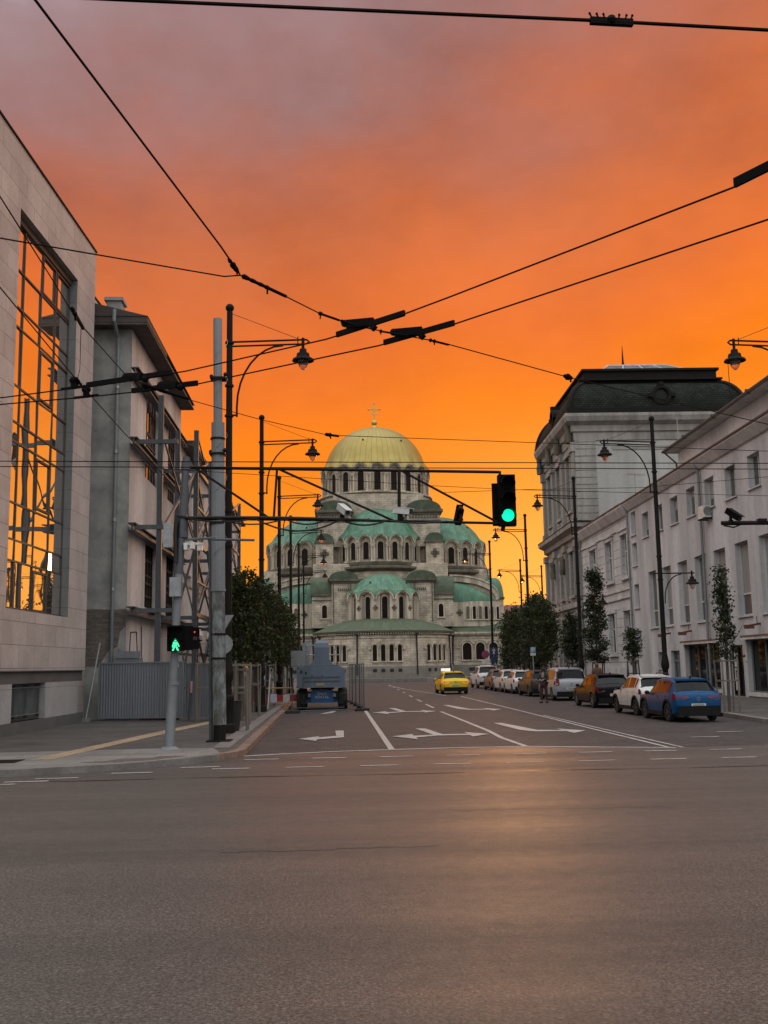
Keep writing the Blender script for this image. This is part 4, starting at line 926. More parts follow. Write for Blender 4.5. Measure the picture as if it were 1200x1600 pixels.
for c in (3.2, 7.9, 12.6): mh += [(c - .75, c + .75, 14.8, 19.6), (c - .7, c + .7, 7.4, 11.2), (c - .7, c + .7, 1.6, 5.4)]
w = MB(); wall_holes(w, PM, .02, Ly, 0, 22, mh, .28); w.build('facade_wall', MT['mans_face'], M_)
for h in mh:
    o = casement(PM, h, .25, M_, MT['wood_dark'], MT['pane_dark'], (.5,), (.7,), .08)
    s = MB(); a, b, c, d = h; pbox(s, PM, a - .3, a - .02, c, d, -.12, .1); pbox(s, PM, b + .02, b + .3, c, d, -.12, .1); pbox(s, PM, a - .45, b + .45, d + .02, d + .4, -.25, .1); pbox(s, PM, a - .4, b + .4, c - .25, c - .02, -.25, .1)
    s.build('surround', MT['mans_trim'], o)
for u in (.45, 5.5, 10.3, 15.3):
    w = MB()
    for z0, z1 in ((14, 20.4), (7, 12), (0, 6)): pbox(w, PM, u - .38, u + .38, z0, z1, -.28, .1)
    pbox(w, PM, u - .5, u + .5, 19.6, 20.4, -.42, .1); pbox(w, PM, u - .5, u + .5, 11.4, 12, -.42, .1); pbox(w, PM, u - .5, u + .5, 13.6, 14.2, -.4, .1)
    w.build('pilaster', MT['mans_trim'], M_)
for u in (.45, 5.5, 10.3, 15.3):
    w = MB(); w.lathe([(.001, 0), (.3, .02), (.34, .5), (.26, 1.1), (.32, 1.5), (.2, 1.9), (.001, 1.95)], 8, (-.5, u, 20.4)); w.ball((-.5, u, 22.5 - .0), .22, 8); w.build('figure', MT['church_dirt_shade'], M_)
for u in (5.5, 10.3): w = MB(); w.lathe([(.001, 0), (.26, .02), (.3, .5), (.22, 1.1), (.26, 1.4), (.001, 1.7)], 8, (-.5, u, 9.4)); w.build('figure', MT['church_dirt_shade'], M_)
def wrap(name, prof, m):
    """moulding run along the street face and the side face (prof = outward offset, z)"""
    w = MB(); v = []; f = []
    for o, z in prof: v += [(-o, Ly, z), (-o, -o, z), (Lx, -o, z)]
    for i in range(len(prof) - 1):
        for k in range(2): f.append((i * 3 + k, i * 3 + k + 1, i * 3 + 4 + k, i * 3 + 3 + k))
    w.add(v, f); return w.build(name, MT[m], M_)
wrap('string_course', [(0, 12.2), (.3, 12.3), (.35, 12.7), (.85, 12.95), (.9, 13.3), (.3, 13.45), (0, 13.5)], 'mans_trim')
wrap('string_cap', [(.3, 13.46), (.93, 13.31), (.93, 13.37), (.3, 13.52)], 'mans_dark')
wrap('low_course', [(0, 6.2), (.25, 6.3), (.25, 6.7), (0, 6.8)], 'mans_trim')
wrap('cornice', [(0, 20.5), (.1, 20.55), (.15, 21.2), (.3, 21.3), (.35, 21.8), (.8, 22.1), (.95, 22.5), (.95, 22.75), (.3, 22.8)], 'mans_trim')
q = MB()
for k in range(15): 
    z = 13.6 + k * .62 - (.62 if k > 11 else 0) * 0
    if z < 20.6:
        q.box(-.06, 1.75, -.09, .3, z, z + .56)
q.build('quoins', MT['mans_trim'], M_)
w = MB(); w.box(3.2, Lx, -.06, .1, 19.7, 20.0); w.build('side_band', MT['mans_trim'], M_)
# curved mansard
n = 10; cur = [(.55 - 2.3 * (1 - cos(pi / 2 * (i / n) ** 1.0)), 22.8 + 3.2 * sin(pi / 2 * i / n)) for i in range(n + 1)]
v = []; f = []
for o, z in cur: v += [(-o, Ly + o, z), (-o, -o, z), (Lx + o, -o, z), (Lx + o, Ly + o, z)]
for i in range(n):
    for k in range(4): f.append((i * 4 + k, i * 4 + (k + 1) % 4, (i + 1) * 4 + (k + 1) % 4, (i + 1) * 4 + k))
w = MB(); w.add(v, f); w.build('mansard_roof', MT['mans_roof'], M_, True)
w = MB()
for (x, y, sx, sy) in ((0, 0, -1, -1), (Lx, 0, 1, -1), (0, Ly, -1, 1)): w.tube([(x + sx * o, y + sy * o, z) for o, z in cur], .22, 6)
for x0, x1, y0, y1, z0, z1 in ((-.75, Lx + .75, -.75, Ly + .75, 22.8, 23.25),): w.box(x0, x1, y0, y1, z0, z1)
o = 1.35
w.box(o, Lx - o, o, Ly - o, 25.9, 26.2); w.box(o - .45, Lx - o + .45, o - .45, Ly - o + .45, 26.15, 26.3); w.box(o - .05, Lx - o + .05, o - .05, Ly - o + .05, 26.3, 27.05); w.box(o - .25, Lx - o + .25, o - .25, Ly - o + .25, 27.05, 27.25)
w.build('roof_trim', MT['mans_dark'], M_)
MT['sky_glass'] = glass_mat('skylight_glass', (.10, .105, .11), .35, .1, edge=.4)
w = MB(); z0, z1 = 27.25, 28.15
w.add([(2.9, 2, z0), (11.4, 2, z0), (11.4, 12, z0), (2.9, 12, z0), (4.0, 3.2, z1), (9.3, 3.2, z1), (9.3, 10.5, z1), (4.0, 10.5, z1)], [(0, 1, 5, 4), (1, 2, 6, 5), (2, 3, 7, 6), (3, 0, 4, 7), (4, 5, 6, 7)]); w.build('skylight', MT['sky_glass'], M_)
w = MB()
for k in range(5): w.bar((2.9 + k * 2.1, 1.98, z0), (4.0 + k * 1.33, 3.18, z1), .08)
w.bar((4, 3.2, z1), (9.3, 3.2, z1), .12); w.build('skylight_bars', MT['white_metal'], M_)
w = MB(); w.ball((5.6, 4.2, 28.2), .25, 8); w.cyl((5.6, 4.2, 28.3), (5.6, 4.2, 30.3), .12, .02, 8); w.build('spike', MT['dark_iron'], M_)
def oculus(c, ang, par):
    P = placer(c, ang); w = MB(); k = 18
    for r0, r1, d0, d1 in ((.6, .85, -.6, .22), (.52, .6, -.6, .12)):
        ring_prism(w, P, [(r1 * cos(2 * pi * i / k), r1 * sin(2 * pi * i / k)) for i in range(k)], [(r0 * cos(2 * pi * i / k), r0 * sin(2 * pi * i / k)) for i in range(k)], d0, d1)
    for a in (0, pi / 2, pi): w.prism([P(1.0 * cos(a) + x, 1.0 * sin(a) + z, .25) for x, z in ((-.18, -.15), (.18, -.15), (.18, .15), (-.18, .15))], Vector(P(0, 0, -.6)) - Vector(P(0, 0, .25)))
    w.prism([P(x, z, .15) for x, z in ((-.95, -1.0), (.95, -1.0), (.7, -.4), (-.7, -.4))], Vector(P(0, 0, -.6)) - Vector(P(0, 0, .15)))
    o = w.build('dormer', MT['mans_dark'], par)
    g = MB(); g.prism([P(.6 * cos(2 * pi * i / k), .6 * sin(2 * pi * i / k), 0) for i in range(k)], Vector(P(0, 0, -.1)) - Vector(P(0, 0, 0))); g.build('pane', MT['shop_glass'], o)
oculus((7.6, -.35, 24.4), 0, M_); oculus((-.3, 7.9, 24.4), -pi / 2, M_)
# ---- brick house far beyond the church
H = thing('red_roofed_house', 'low distant house with a brownish red hipped roof behind the cathedral', 'house', (41, 232, 0))
b = MB(); b.box(-7, 9, 0, 12, 0, 11.6); b.build('wall', mat('ochre_wall', (.3, .22, .15), .9, .15, .5), H)
b = MB(); b.add([(-7.6, -.6, 11.5), (9.6, -.6, 11.5), (9.6, 12.6, 11.5), (-7.6, 12.6, 11.5), (-1, 6, 15.4), (3, 6, 15.4)], [(0, 1, 5, 4), (1, 2, 5), (2, 3, 4, 5), (3, 0, 4)]); b.build('roof', mat('brown_tile', (.15, .07, .05), .85, .3, 2), H)
for k in range(4):
    f = MB(); f.box(-5.5 + k * 3.8, -4.1 + k * 3.8, -.05, .1, 8.2, 10.2); f.build('window', MT['pane_dark'], H)
# ================================================================ poles, lamps, signals, wires
def peel():
    m, nt, bs = nodes('peeling_pole_paint'); v = coords(nt)
    n = noise(nt, coords(nt, (1, 1, .45)), 5, 5, .6); f = noise(nt, v, 40, 4)
    c = ramp(nt, n, [(.44, (.085, .083, .08)), (.5, (.12, .13, .135)), (.56, (.19, .215, .215))])
    c = mixc(nt, 1.0, c, ramp(nt, f, [(.3, (.8,) * 3), (.7, (1.1,) * 3)]), 'MULTIPLY'); nt.links.new(c, bs.inputs['Base Color'])
    bs.inputs['Roughness'].default_value = .6; bump(nt, bs, n, .5, .01); return m
MT['pole_peel'] = peel()
MT['pole_sleeve'] = mat('blue_grey_sleeve', (.22, .235, .255), .55, .1, 1.5, .1, .3, True)
D = thing('utility_pole', 'thick peeling blue grey pole with a wider sleeve and thin conduit at the kerb', 'pole', (-2.84, 26.0, .12))
b = MB(); b.cyl((0, 0, 0), (0, 0, .42), .155, n=12); b.box(-.3, .3, -.3, .3, 0, .03); b.build('base', MT['dark_iron'], D)
b = MB(); b.cyl((.0, 0, .4), (-.06, 0, 3.75), .165, n=14); b.build('lower_shaft', MT['pole_peel'], D)
b = MB(); b.cyl((-.06, 0, 3.74), (-.1, 0, 8.05), .175, .17, 14); b.cyl((-.06, 0, 3.7), (-.06, 0, 3.76), .19, n=14); b.build('sleeve', MT['pole_sleeve'], D)
b = MB(); b.cyl((-.1, 0, 8.04), (-.13, 0, 10.85), .115, n=12); b.build('upper_shaft', MT['pole_sleeve'], D)
b = MB(); b.cyl((-.22, .1, 0), (-.30, .1, 7.05), .05, n=8); b.build('conduit', MT['steel'], D)
for z, r in ((9.2, .125), (7.6, .18), (7.2, .185), (5.4, .185), (2.6, .175), (2.0, .175)): b = MB(); b.cyl((-.1 if z > 3.7 else -.03, 0, z), (-.1 if z > 3.7 else -.03, 0, z + .05), r + .012, n=12); b.build('clamp', MT['dark_iron'], D)
for z in (9.2, 7.2): b = MB(); b.box(-.3, .1, -.2, .2, z + .0, z + .04); b.ball((-.28, 0, z + .1), .05, 6); b.ball((.1, -.15, z + .1), .06, 6); b.build('insulator', MT['dark_iron'], D)
b = MB()
for z0 in (.6, 1.7, 2.6, 4.6, 6.2, 7.3, 8.8, 9.8):
    b.tube([(-.05 + .19 * cos(t * .5 + 4), .19 * sin(t * .5 + 4), z0 + t * .09) for t in range(7)], .006, 4)
b.build('wire_wrap', MT['galv'], D)

# ---- the tall street lamps (arm to the carriageway, on the right row a lower lantern over the pavement too)
def lantern(par, x, z, s=1.0):
    p = MB(); p.lathe([(.001, .62), (.05, .6), (.05, .42), (.13, .42), (.15, .26), (.24, .24), (.27, .08), (.40, .02), (.43, -.05), (.39, -.06), (.24, -.01), (.001, -.01)], 16, (0, 0, 0))
    p.v = [(x + a * s, b * s, z + c * s) for a, b, c in p.v]; o = p.build('lamp_shade', MT['dark_iron'], par, True)
    g = MB(); g.lathe([(.21, -.03), (.2, -.15), (.14, -.3), (.05, -.4), (.001, -.42)], 12); g.v = [(x + a * s, b * s, z + c * s) for a, b, c in g.v]; g.build('lamp_glass', MT['lampglass'], o, True)
m, nt, bs = nodes('lamp_glass'); bs.inputs['Base Color'].default_value = (.8, .75, .7, 1); bs.inputs['Roughness'].default_value = .12; bs.inputs['Transmission Weight'].default_value = .85; bs.inputs['IOR'].default_value = 1.1
nt.links.new(ramp(nt, noise(nt, coords(nt), 6), [(.3, (.6, .52, .45)), (.7, (.85, .78, .7))]), bs.inputs['Base Color']); MT['lampglass'] = m
def lamp(label, loc, side, second=False, group='tall street lamps'):
    t = thing('street_lamp', label, 'street lamp', loc, 0, group); s = side
    p = MB(); p.lathe([(.22, 0), (.22, .22), (.17, .27), (.16, .85), (.19, .9), (.18, 1.0), (.12, 1.05), (.11, 1.4), (.16, 1.5), (.175, 1.65), (.14, 1.85), (.1, 2.1), (.1, 2.3)], 14); p.build('base', MT['dark_iron'], t, True)
    p = MB(); p.cyl((0, 0, 2.2), (0, 0, 12.2), .11, .085, 10); p.ball((0, 0, 12.3), .13, 10)
    for z in (5.2, 6.2, 9.0, 9.9, 11.2): p.cyl((0, 0, z), (0, 0, z + .06), .13, n=10)
    p.build('pole', MT['dark_iron'], t, True)
    a = MB(); L = 2.25
    a.tube([(-s * .12, 0, 11.25), (s * L, 0, 11.33)], .03, 6); a.tube([(-s * .1, 0, 11.12), (s * L, 0, 11.2)], .028, 6); a.tube([(s * L, 0, 11.33), (s * (L + .08), 0, 11.27), (s * L, 0, 11.2)], .03, 6)
    a.tube([(s * .22, 0, 9.0), (s * .22, 0, 9.3)] + [(s * (.22 + 1.35 * (1 - cos(pi / 2 * i / 8))), 0, 9.3 + 1.85 * sin(pi / 2 * i / 8)) for i in range(1, 9)], .03, 6)
    a.tube([(s * .05, 0, 9.05), (s * .25, 0, 9.05)], .03, 5); a.tube([(0, 0, 12.15), (s * 2.0, 0, 11.36)], .008, 4); a.tube([(s * 2.0, 0, 11.2), (s * 2.0, 0, 11.42)], .015, 4)
    a.tube([(s * 2.15, 0, 11.38), (s * 2.15, 0, 10.9)], .045, 6); o = a.build('arm', MT['dark_iron'], t); lantern(o, s * 2.15, 10.72, .76)
    if second:
        a = MB(); q = -s; a.tube([(-q * .2, 0, 5.5), (q * 1.5, 0, 5.5)], .028, 6); a.tube([(q * .16, 0, 4.2), (q * .16, 0, 4.4)] + [(q * (.16 + .75 * (1 - cos(pi / 2 * i / 7))), 0, 4.4 + 1.05 * sin(pi / 2 * i / 7)) for i in range(1, 8)], .025, 6)
        a.tube([(q * 1.38, 0, 5.6), (q * 1.38, 0, 5.3)], .04, 6); o = a.build('pavement_arm', MT['dark_iron'], t); lantern(o, q * 1.38, 5.07, .66)
    return t
for lab, y in (('nearest lamp of the leafy tree row, just behind the peeling utility pole', 29.2), ('second lamp of the leafy tree row, its lantern beside the gilded dome', 42.7), ('third lamp of the leafy tree row, lantern overlapping the cathedral drum', 56.8),
               ('fourth lamp of the leafy tree row, before the green side half dome', 72), ('fifth lamp of the row by the leafy trees, lantern level with the arcaded windows', 88.5), ('sixth and farthest lamp of the leafy tree row, the smallest of them', 103)):
    lamp(lab, (-2.98, y, .12), 1)
for lab, x, y in (('lamp with only its arm and lantern reaching in above the pale building roof', 14.3, 29.3), ('double armed lamp standing behind the small white hatchback against the pale building', 14.0, 43.2), ('double armed lamp in front of the mansard block beside the silver minivan', 13.9, 57.6),
                  ('lamp rising above the street trees, its lantern next to the green traffic light', 13.8, 72.3), ('lamp standing in front of the three arched windows of the cathedral wing', 13.6, 88)):
    lamp(lab, (x, y, .12), -1, True)
lamp('distant single armed lamp across the square, nearest to the cathedral', (19.0, 103, .0), -1)
lamp('distant double armed lamp across the square, hard against the mansard block', (22.6, 110, .0), -1, True)

# ---- the signal mast with its trussed arm
Gm = thing('signal_mast', 'slim leaning grey mast carrying a long dark trussed arm over the lanes', 'signal mast', (-3.72, 23.8, .12))
b = MB(); b.cyl((0, 0, .05), (.06, 0, 1.5), .115, .11, 10); b.cyl((.06, 0, 1.45), (.16, 0, 4.0), .09, n=10); b.cyl((0, 0, 0), (0, 0, .06), .24, .14, 12); b.cyl((.07, 0, 1.42), (.075, 0, 1.5), .125, n=10); b.build('pole', MT['grey_paint'], Gm, True)
b = MB(); b.cyl((.16, 0, 3.95), (.30, 0, 6.7), .095, .085, 10); b.cyl((.24, 0, 4.8), (.25, 0, 4.95), .12, n=10); b.cyl((.29, 0, 6.4), (.3, 0, 6.6), .115, n=10); b.build('upper_pole', MT['steel'], Gm, True)
ar = MB(); zt0, zt1, zb0, zb1 = 6.45, 6.29, 5.24, 5.06
ar.tube([(.3, 0, zt0), (7.68, 0, zt1), (7.68, 0, zt1 - .12)], .036, 8); ar.tube([(.28, 0, zb0), (4, 0, 5.17), (7.7, 0, zb1)], .032, 8)
zt = lambda x: zt0 + (zt1 - zt0) * (x - .3) / 7.38; zb = lambda x: zb0 + (zb1 - zb0) * (x - .28) / 7.42
ar.tube([(.5, 0, zt(.5)), (2.3, 0, zb(2.3))], .028, 6); ar.tube([(2.42, 0, zt(2.42)), (2.34, 0, zb(2.34))], .028, 6); ar.tube([(2.45, 0, zt(2.45)), (5.2, 0, zb(5.2))], .028, 6)
ar.tube([(5.3, 0, zt(5.3)), (5.28, 0, zb(5.28))], .04, 6); ar.tube([(5.35, 0, zt(5.35)), (7.65, 0, zb(7.65))], .028, 6); ar.tube([(.32, 0, zt(.32)), (.3, 0, 5.9), (.05, -.08, 4.5)], .03, 5)
ar.build('truss_arm', MT['dark_iron'], Gm, True)
cb = MB()
def sag(x0, x1, d, z): return [(x0 + (x1 - x0) * i / 8, -.05, z(x0 + (x1 - x0) * i / 8) - d * 4 * (i / 8) * (1 - i / 8) + .02) for i in range(9)]
for x0, x1, d in ((.3, 1.9, .09), (1.9, 3.9, .28), (3.9, 5.0, .12), (5.0, 6.4, .05)): cb.tube(sag(x0, x1, d, zb), .022, 5)
cb.tube(sag(1.0, 2.6, .14, zb), .018, 5); cb.tube(sag(2.6, 3.6, .12, zb), .02, 5); cb.tube(sag(.3, 4.6, -.03, zb), .03, 5)
cb.tube([(.3, -.06, zb(.3) + .02), (.1, -.12, 5.3), (.08, -.13, 4.9), (.1, -.12, 4.2)], .045, 6); cb.build('cables', MT['black'], Gm, True)
b = MB(); b.box(-.18, .03, -.2, .05, 4.55, 5.12); b.build('junction_box', MT['galv'], Gm); b = MB(); b.box(-.02, .24, -.2, .05, 3.42, 3.86); b.box(.0, .05, -.215, -.2, 3.6, 3.68); b.build('junction_box', MT['galv'], Gm)
b = MB(); b.box(.25, .7, -.06, .06, 4.62, 4.67); b.box(.28, .36, -.12, .1, 4.5, 4.62); b.box(.42, .52, -.14, .06, 4.52, 4.68); b.box(.58, .7, -.1, .06, 4.48, 4.6); b.build('sensor', MT['white_metal'], Gm)
b = MB(); b.tube([(.9, 0, 4.75), (1.9, 0, 4.72)], .03, 6); b.tube([(.3, 0, 4.75), (1.0, 0, 4.78)], .03, 6); b.build('stub_arm', MT['steel'], Gm)

GREEN = lit('green_signal', (.0, 1.0, .42), 1.6); GREEN2 = lit('green_walker', (.06, 1.0, .42), 1.35); DIMRED = lit('dim_red', (1, .08, .05), .5)
MT['housing'] = mat('black_housing', (.006, .006, .0065), .7, .2, 3, spec=.1, edge=.3)
tl = thing('traffic_light', 'black traffic light showing green at the tip of the trussed arm', 'traffic light', (4.02, 23.72, 5.02))
b = MB(); b.box(-.24, .06, .08, .14, .1, 1.12)
b.box(-.11, .29, -.1, .12, .08, 1.3); b.build('backboard', MT['housing'], tl)
for k in range(3):
    b = MB(); z = .32 + k * .385
    for i in range(9):
        a0, a1 = pi * i / 9 - .3, pi * (i + 1) / 9 - .1; r = .165
        b.quad((.09 + r * cos(a0), -.1, z + r * sin(a0)), (.09 + r * cos(a1), -.1, z + r * sin(a1)), (.09 + r * cos(a1), -.36, z + r * sin(a1) - .03), (.09 + r * cos(a0), -.36, z + r * sin(a0) - .03))
    b.build('visor', MT['housing'], tl)
for k, mm in ((0, GREEN), (1, MT['housing']), (2, MT['housing'])):
    p = MB(); p.prism([(.09 + .145 * cos(2 * pi * i / 20), -.104, .32 + k * .385 + .145 * sin(2 * pi * i / 20)) for i in range(20)], (0, -.025, 0)); p.build('lens', mm, tl)
b = MB(); b.tube([(-.05, .0, 1.27), (-.04, .05, 1.4)], .03, 6); b.tube([(0, .05, .1), (-.02, .05, -.02)], .05, 6); b.build('bracket', MT['dark_iron'], tl)
pl = thing('pedestrian_signal', 'black pedestrian signal head with a lit green walking figure', 'pedestrian signal', (-3.62, 23.62, 2.3))
b = MB(); b.box(-.14, .22, -.1, .12, 0, .58); b.box(.22, .44, -.08, .16, .02, .56); b.build('housing', MT['housing'], pl)
for z in (.12, .4): b = MB(); b.box(-.13, .21, -.24, -.1, z + .13, z + .15); b.box(-.13, -.11, -.2, -.1, z - .1, z + .13); b.box(.44, .62, -.08, .14, z + .1, z + .13); b.box(.44, .58, -.08, -.06, z - .08, z + .1); b.build('visor', MT['housing'], pl)
b = MB()
for pts in ([(-.02, .0), (.02, .0), (.05, .1), (.02, .1)], [(.1, .0), (.14, .0), (.08, .12), (.05, .1)], [(.02, .09), (.09, .09), (.1, .2), (.01, .2)], [(-.02, .08), (.0, .07), (.03, .19), (.01, .2)], [(.13, .08), (.15, .1), (.1, .2), (.08, .18)]): b.prism([(x - .01, -.125, z + .01) for x, z in pts], (0, .02, 0))
b.ball((.045, -.115, .25), .03, 8); b.build('walking_figure', GREEN2, pl)
b = MB(); b.ball((.47, -.09, .42), .022, 8); b.build('red_lamp', DIMRED, pl)
def cam_box(label, loc, body, yaw, tilt):
    t = thing('traffic_camera', label, 'camera', loc, yaw, 'traffic cameras')
    b = MB(); b.box(-.075, .075, -.2, .22, .1, .24); b.box(-.085, .085, -.26, .2, .24, .255)
    o = b.build('housing', body, t); o.rotation_euler = (tilt, 0, 0)
    b = MB(); b.cyl((0, 0, .0), (0, 0, .12), .035, n=8); b.cyl((0, 0, -.03), (0, 0, .02), .06, n=8); b.build('bracket', MT['dark_iron'], t)
    b = MB(); b.cyl((0, -.24, .17), (0, -.2, .17), .05, n=10); b.build('lens', MT['black'], o)
    return t
cam_box('white camera near the strut of the trussed arm, before the green side dome', (.22, 23.8, 5.38), MT['white_metal'], .5, .5)
cam_box('white bullet camera at the middle of the trussed arm', (1.62, 23.8, 5.32), MT['white_metal'], 1.1, .15)
cam_box('black camera tipped up on the arm near the traffic light', (3.02, 23.8, 5.28), MT['housing'], .2, -.9)
b = thing('camera_mast', 'dark mast arm reaching in before the pale building with a camera on it', 'mast', (13.6, 24.6, .12)); c = MB(); c.cyl((0, 0, 0), (0, 0, 5.6), .1, n=10); c.build('pole', MT['dark_iron'], b)
c = MB(); c.tube([(0, 0, 5.12), (-4.02, 0, 5.12)], .055, 8); c.tube([(-4.0, -.08, 5.05), (-3.75, -.08, 5.0), (-3.55, 0, 5.08)], .02, 5); c.box(-3.1, -2.9, -.08, .08, 5.15, 5.22); c.build('arm', MT['dark_iron'], b)
cam_box('black and white camera on the bare mast arm before the pale building', (9.82, 24.6, 5.3), MT['housing'], .5, .6)

# ---- overhead wires: every span is a thing, clamps and insulators are its parts
MT['wire'] = mat('contact_wire', (.010, .006, .005), .7, .2, 3, 0, spec=.1, edge=.4)
def span(pts, sagf=.0):
    out = []
    for i in range(len(pts) - 1):
        a, b = Vector(pts[i]), Vector(pts[i + 1]); n = 6
        for k in range(n): t = k / n; p = a.lerp(b, t); p.z -= sagf * 4 * t * (1 - t); out.append(p)
    out.append(Vector(pts[-1])); return out
def wire(label, pts, r, group, sagf=0, cat='wire'):
    m = MB(); m.tube(span(pts, sagf), r, 6); o = m.build('overhead_wire', MT['wire'], None, True); return tag(o, label, cat, group)
def clamp(par, a, b, w=.05, h=.07, name='insulator', lift=0):
    """bulky fitting along the wire from a to b"""
    a = Vector(a); b = Vector(b); m = MB(); m.bar(a + Vector((0, 0, lift)), b + Vector((0, 0, lift)), w, h); return m.build(name, MT['housing'], par)
def knob(par, p, r, name='insulator', q=None, n=4):
    m = MB(); p = Vector(p); q = Vector(q) if q else p + Vector((.01, 0, 0)); rd = random.Random(int(abs(p.x * 1000) + abs(q.y * 777)))
    m.tube([p, q], r * .5, 7); d = (q - p)
    for k in range(n):            # lugs, ferrules and ribbed bodies of uneven size
        a = (k + rd.uniform(.05, .25)) / n; b = (k + rd.uniform(.55, .98)) / n; rr = r * rd.uniform(.6, 1.15)
        m.tube([p + d * a, p + d * (a + .1 / n), p + d * (b - .1 / n), p + d * b], [rr * .7, rr, rr * rd.uniform(.75, 1.05), rr * .6], 8)
        if rd.random() < .55:
            c = p + d * ((a + b) / 2); m.bar(c, c + Vector((rd.uniform(-.3, .3) * r, 0, -r * rd.uniform(1.2, 2.2))), r * .5); return m.build(name, MT['housing'], par, True)
GC, GS = 'trolleybus contact wires', 'span wires holding the contact wires'
Z = 6.0
w1 = wire('thick cable across the very top of the sky carrying a crown shaped clamp', [(-3.2, 5.77, Z), (-1.237, 5.865, Z), (1.723, 5.997, Z), (2.894, 6.07, Z), (6, 6.25, Z)], .0125, GS)
c = MB(); d = Vector((1.17, .073, .0)).normalized(); p0 = Vector((1.69, 6.0, Z)); q0 = p0 + d * .285
c.bar(p0, q0, .03, .045); c.ball(p0.lerp(q0, .5) + Vector((0, 0, .012)), .035, 8)
for t, tilt in ((.05, -.35), (.2, -.25), (.35, -.2), (.67, .15), (.82, .3), (.95, .35)):
    b0 = p0.lerp(q0, t) + Vector((0, 0, .02)); b1 = b0 + Vector((tilt * .04, 0, .032)); c.tube([b0, b1], .006, 5); c.ball(b1, .0095, 6)
c.build('clamp', MT['housing'], w1)
w2 = wire('steep bare span wire dropping across the mauve sky to the knot above the nearest lamp', [(-2.9, 3.0, Z), (-1.806, 5.879, Z), (-1.075, 9.628, Z), (-.953, 10.36, Z)], .009, GS)
knob(w2, (-1.03, 9.95, Z), .03, 'insulator', (-.965, 10.3, Z), 3)
w3 = wire('span wire from the stone clad building through both crossing fittings to the mansard block', [(-9.2, 8.2, 6.1), (-3.152, 9.452, Z), (-1.126, 10.414, Z), (-.955, 10.38, Z), (-.545, 10.94, Z), (-.128, 11.566, Z), (.334, 12.025, Z), (.739, 12.268, Z), (1.419, 12.652, Z), (3.461, 14.295, Z), (7.686, 17.291, Z), (14, 21.5, 6.4)], .008, GS)
knob(w3, (-1.13, 10.41, Z), .03, 'insulator', (-.93, 10.40, Z), 4); knob(w3, (-.93, 10.4, Z), .038, 'insulator', (-.5, 11.0, Z), 6); knob(w3, (-.14, 11.55, Z), .03, 'insulator', (.1, 11.8, Z), 5)
knob(w3, (.12, 11.82, Z), .034, 'insulator', (.27, 11.96, Z), 3); knob(w3, (.6, 12.2, Z), .026, 'insulator', (1.0, 12.4, Z), 9); knob(w3, (1.25, 12.55, Z), .03, 'insulator', (1.52, 12.75, Z), 5); knob(w3, (3.36, 14.2, Z), .045, 'insulator', (3.5, 14.33, Z), 3)
cw_a = [(-9, 16.3, Z), (-4.945, 15.3, Z), (-3.566, 14.704, Z), (-2.028, 13.928, Z), (-.06, 12.519, Z), (.783, 11.676, Z), (1.323, 11.032, Z), (3.546, 8.294, Z), (3.75, 7.9, Z), (5.5, 4.5, Z)]
cw_b = [(-9, 16.9, Z), (-5.135, 15.717, Z), (-3.662, 15.278, Z), (-2.141, 14.719, Z), (.617, 12.783, Z), (1.467, 11.977, Z), (4.124, 8.951, Z), (6.5, 5.5, Z)]
w4 = wire('upper of two steeply climbing contact wires, with a dark splice at its high end', cw_a, .0105, GC)
w5 = wire('lower of two steeply climbing contact wires, without a splice', cw_b, .0105, GC)
for w_, pts in ((w4, ((.07, 12.4), (.87, 11.6))), (w5, ((.68, 12.72), (1.5, 11.95)))):
    a = Vector((*pts[0], Z)); b = Vector((*pts[1], Z)); mid = a.lerp(b, .5); clamp(w_, a, b, .03, .07, 'crossing_fitting', .02)
    m = MB(); m.bar(mid + Vector((-.28, .12, .06)), mid + Vector((.05, .0, .05)), .05, .1); m.bar(mid + Vector((0, 0, .05)), mid + Vector((.06, -.05, -.06)), .05, .07); m.ball(mid + Vector((-.3, .12, .07)), .05, 6); m.build('crossing_fitting', MT['housing'], w_)
clamp(w4, (3.546, 8.294, Z), (4.2, 7.1, Z), .03, .085, 'splice', .035)
for w_, a, b in ((w4, (-3.57, 14.70), (-2.25, 14.06)), (w5, (-2.98, 15.02), (-1.95, 14.6))):
    clamp(w_, (*a, Z), (*b, Z), .035, .075, 'crossing_fitting', .02); mid = Vector((*a, Z)).lerp(Vector((*b, Z)), .55)
    m = MB(); m.bar(mid + Vector((-.12, .2, .1)), mid + Vector((.15, -.1, .02)), .06, .1); m.ball(mid + Vector((-.14, .22, .1)), .06, 8); m.ball(mid + Vector((.2, -.1, -.02)), .055, 8); m.build('crossing_fitting', MT['housing'], w_)
for w_, x, y in ((w4, -3.78, 14.8), (w5, -3.72, 15.3)):
    m = MB(); m.bar((x - .2, y + .08, Z + .01), (x + .2, y - .08, Z + .01), .03, .035); m.ball((x, y, Z + .12), .075, 8, .8); m.tube([(x, y, Z), (x, y, Z + .12)], .05, 6); m.build('hanger', MT['housing'], w_)
wire('upper of the two level contact wires crossing the whole street just above the trussed arm', [(-20, 19.4, Z), (-6.53, 20.11, Z), (9.21, 20.86, Z), (30, 22, Z)], .0095, GC)
wire('lower of the two level contact wires crossing the whole street just above the trussed arm', [(-20, 19.95, Z), (-6.7, 20.654, Z), (9.49, 21.51, Z), (30, 22.7, Z)], .0095, GC)
w8 = wire('steep wire sloping across the reflecting window to the two hangers', [(-3.4, 7.5, Z + .02), (-3.56, 10.742, Z), (-3.627, 14.169, Z), (-3.631, 17.49, Z), (-3.6, 20.2, Z), (-3.6, 24, Z)], .0075, GS)
